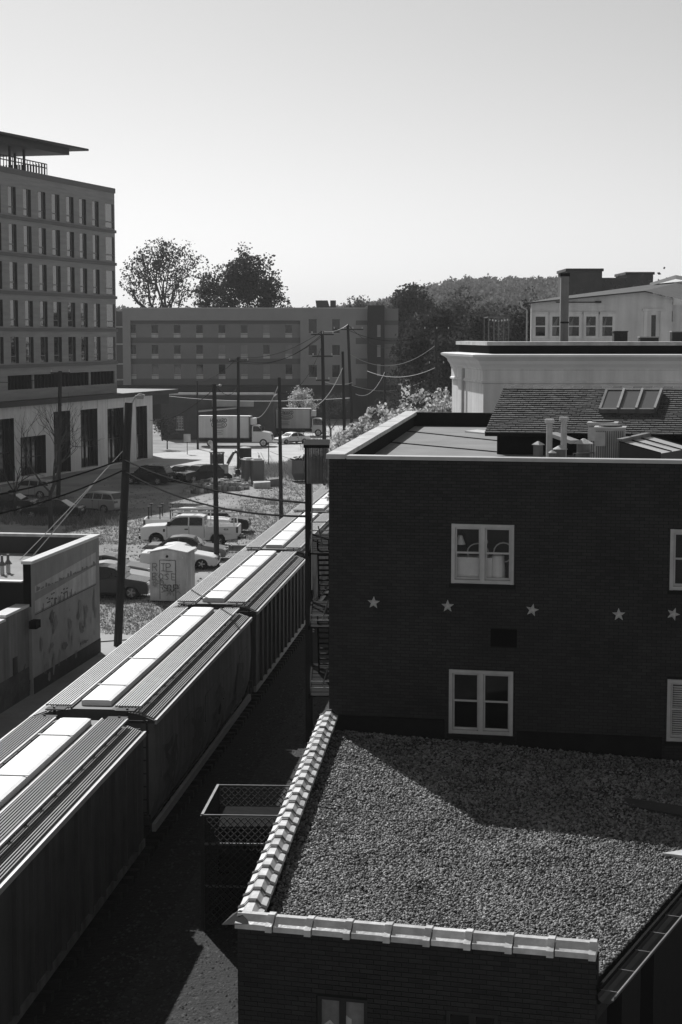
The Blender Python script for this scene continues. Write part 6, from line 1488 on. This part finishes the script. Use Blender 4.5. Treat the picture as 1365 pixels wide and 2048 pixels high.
for k, (px, yt, Y, W_, m_, lf_, lb_) in enumerate([
    (825,568,300,11,'leaf',22,'tall dark tree just right of the hotel end wall'), (780,592,330,9,'leafmid',20,'pale tree rising behind the hotel stair tower'), (715,592,345,9,'leafmid',14,'low thin tree behind the right end of the hotel roof'),
    (870,612,240,10,'leaf',26,'dark tree behind the tree pole'), (935,580,290,12,'leafmid',22,'broad tree in the middle of the dark grove'), (955,622,220,9,'leaf',24,'dark tree left of the bulb pergola'),
    (1000,600,280,12,'leafmid',18,'spreading tree behind the bulb pergola'), (1045,606,200,7,'leaf',20,'dark tree at the left end of the loft building'), (840,650,200,8,'leaf',26,'low dark tree at the foot of the hotel end wall'), (905,665,190,7,'leaf',26,'low dark tree just above the pale cornice'),
    (1150,570,170,9,'leaf',4,'nearly bare tree behind the chimney'), (1262,552,185,8,'leaf',5,'sparse tree between the rooftop blocks'), (1318,556,180,6,'leaf',5,'sparse shrub like tree right of the rooftop blocks'), (1080,575,230,9,'leafmid',10,'thin tree behind the loft gutter')]):
    p = at(px, 700, Y); tree('grove_tree', lb_, (p.x, Y, 0), at(px,yt,Y).z, W_, M[m_], 100+k, lf_, .6 if Y > 220 else .42, 4, .25, .7, group='trees right of the hotel', clump=.9, fill=(150 if lf_ > 12 else 0), cz=.6, rz=.42)
p = at(607, 830, 218); tree('blossom_tree', 'pale feathery tree in front of the hotel base above the street', (at(607,830,246).x, 246, 0), at(607,770,246).z, 5.6, M['leafbright'], 61, 26, .22, 4, .2, .8, clump=.4)
p = at(560, 830, 232); tree('blossom_tree', 'small pale shrub like tree at the shop corner', (at(662,830,226).x, 226, 0), at(655,784,226).z, 4.6, M['leafmid'], 62, 24, .22, 4, .2, .8, clump=.4)
# young-leaved tree beside the brick building
for k, (px, yt, Y, W_, lb_) in enumerate([(850,772,84,4.6,'tall young leaved tree right behind the brick parapet'), (795,800,86,4.2,'young leaved tree in the middle of the bright row'), (742,828,88,3.8,'low young leaved tree at the left of the bright row'), (700,852,92,3.0,'lowest young leaved bush nearest the street'), (890,790,82,2.6,'narrow young leaved tree against the pale building')]):
    p = at(px, 800, Y); H_ = at(px, yt, Y).z
    tree('young_tree', lb_, (p.x, Y, 0), H_, W_, M['leafbright'], 300+k, 26, .2, 4, .35, .5, .1, group='young leaved trees behind the brick building', clump=.25, kids_=(2,3), fill=240, cz=.68, rz=.32)
g = np.random.default_rng(44); C = []
for k in range(170):
    Y = g.uniform(196, 262); q = at(g.uniform(770, 905), 800, Y); C.append(g.normal(size=(70,3))*np.array([1.0,1.0,1.0])+np.array([q.x, Y, g.uniform(.5,3.8)]))
obj('undergrowth', leaves_mesh('undergrowth', np.concatenate(C), .5, M['leaf'], g), None, kind='stuff', label='dark undergrowth below the grove right of the hotel')
# ivy / shrub at the office corner, bare trees on the left
tree('corner_shrub', 'dark leafy small tree at the corner of the brick shop', (at(335,900,205).x, 205, 0), at(335,830,205).z, 3.2, M['leaf'], 71, 22, .25, 3, .2, .8, clump=.45)
tree('bare_tree', 'leafless tree with dark spreading limbs in front of the office podium', (at(102,1050,119).x, 119, 0), at(100,775,119).z, 8.4, M['leaf'], 81, 0, .2, 5, .35, .8, .15)
tree('bare_tree', 'smaller leafless tree at the left edge beside the podium', (at(30,1020,128).x, 128, 0), at(30,860,128).z, 4.6, M['leaf'], 82, 0, .2, 4, .3, .9, .12)
# dry scrub on the lot
g = np.random.default_rng(5)
def tufts(name, regions, n, hgt, m, lab):
    V = []; 
    for _ in range(n):
        a, b, c, d = regions[g.integers(len(regions))]; P_ = gp(g.uniform(a,b), g.uniform(c,d))
        k = 5
        for _k in range(k):
            x, y = P_.x+g.normal()*.1, P_.y+g.normal()*.1; h = hgt*g.uniform(.4,1.3); an = g.uniform(0,PI); dx, dy = math.cos(an)*.02, math.sin(an)*.02; lx, ly = g.normal()*.4*h, g.normal()*.4*h
            V.append([(x-dx,y-dy,0),(x+dx,y+dy,0),(x+lx,y+ly,h)])
    V = np.array(V).reshape(-1,3); obj(name, np_mesh(name, V, np.arange(len(V)).reshape(-1,3), m), None, kind='stuff', label=lab)
tufts('dry_grass', [(200,640,985,1140),(200,420,1190,1270),(520,640,925,1010),(130,330,1035,1090),(480,600,1000,1080)], 8000, .12, M['grass'], 'short dry grass over the dirt lot')
tufts('weeds', [(520,612,928,952),(470,600,935,960),(600,760,850,905)], 1500, .55, M['grass'], 'taller weeds by the street edge')
tufts('shaded_weeds', [(0,150,1000,1050),(40,240,1025,1052)], 1500, .5, M['grass'], 'dry brush beside the cars under the bare tree')
pb = []
for _ in range(1600):
    P_ = gp(g.uniform(200,640), g.uniform(945,1270)); s = g.uniform(.03,.11); pb.append((P_.x, P_.y, s))
mb = MB()
for x, y, s in pb: mb.add([(x-s,y,0),(x,y-s*.8,0),(x+s,y+s*.1,0),(x,y+s,0),(x,y,s*.8)], [(0,1,4),(1,2,4),(2,3,4),(3,0,4)])
obj('lot_stones', mb, mat('lot_stone', .3, .9, .2, 5, isl=.5), None, kind='stuff', label='loose pale stones over the dirt lot')
def chips(name, X, Y, s, m, lab):
    n = len(X); bs = np.array([[1,.2,0],[.1,1,0],[-1,-.1,0],[-.2,-1,0],[.1,.1,.8]]); ft = np.array([[0,1,4],[1,2,4],[2,3,4],[3,0,4]])
    b = (bs[None]+g.uniform(-.3,.3,(n,5,3))*np.array([1,1,.4]))*s[:,None,None]; b[:,:,0] += X[:,None]; b[:,:,1] += Y[:,None]
    obj(name, np_mesh(name, b.reshape(-1,3), (ft[None]+(np.arange(n)*5)[:,None,None]).reshape(-1,3), m), None, kind='stuff', label=lab)
n = 26000; Y = 26+42*g.uniform(0,1,n)**1.6; L_ = g.uniform(1.7,7.4,n); X = -10.66+L_+TD*Y; k_ = X < -.6
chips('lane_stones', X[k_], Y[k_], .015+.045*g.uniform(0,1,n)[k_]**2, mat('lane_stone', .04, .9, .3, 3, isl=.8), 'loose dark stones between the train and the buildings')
# ================================================================ AIR
hz = MB().box(-2450, 2450, -330, 2450, -1.0, 75.0)
hm = bpy.data.materials.new('air'); hm.use_nodes = True; N = hm.node_tree.nodes; N.clear()
pv = N.new('ShaderNodeVolumePrincipled'); pv.inputs['Density'].default_value = 0.00017; pv.inputs['Color'].default_value = (.95,.95,.95,1); pv.inputs['Anisotropy'].default_value = 0.1
oo = N.new('ShaderNodeOutputMaterial'); hm.node_tree.links.new(pv.outputs[0], oo.inputs['Volume'])
obj('haze', hz, hm, kind='stuff')
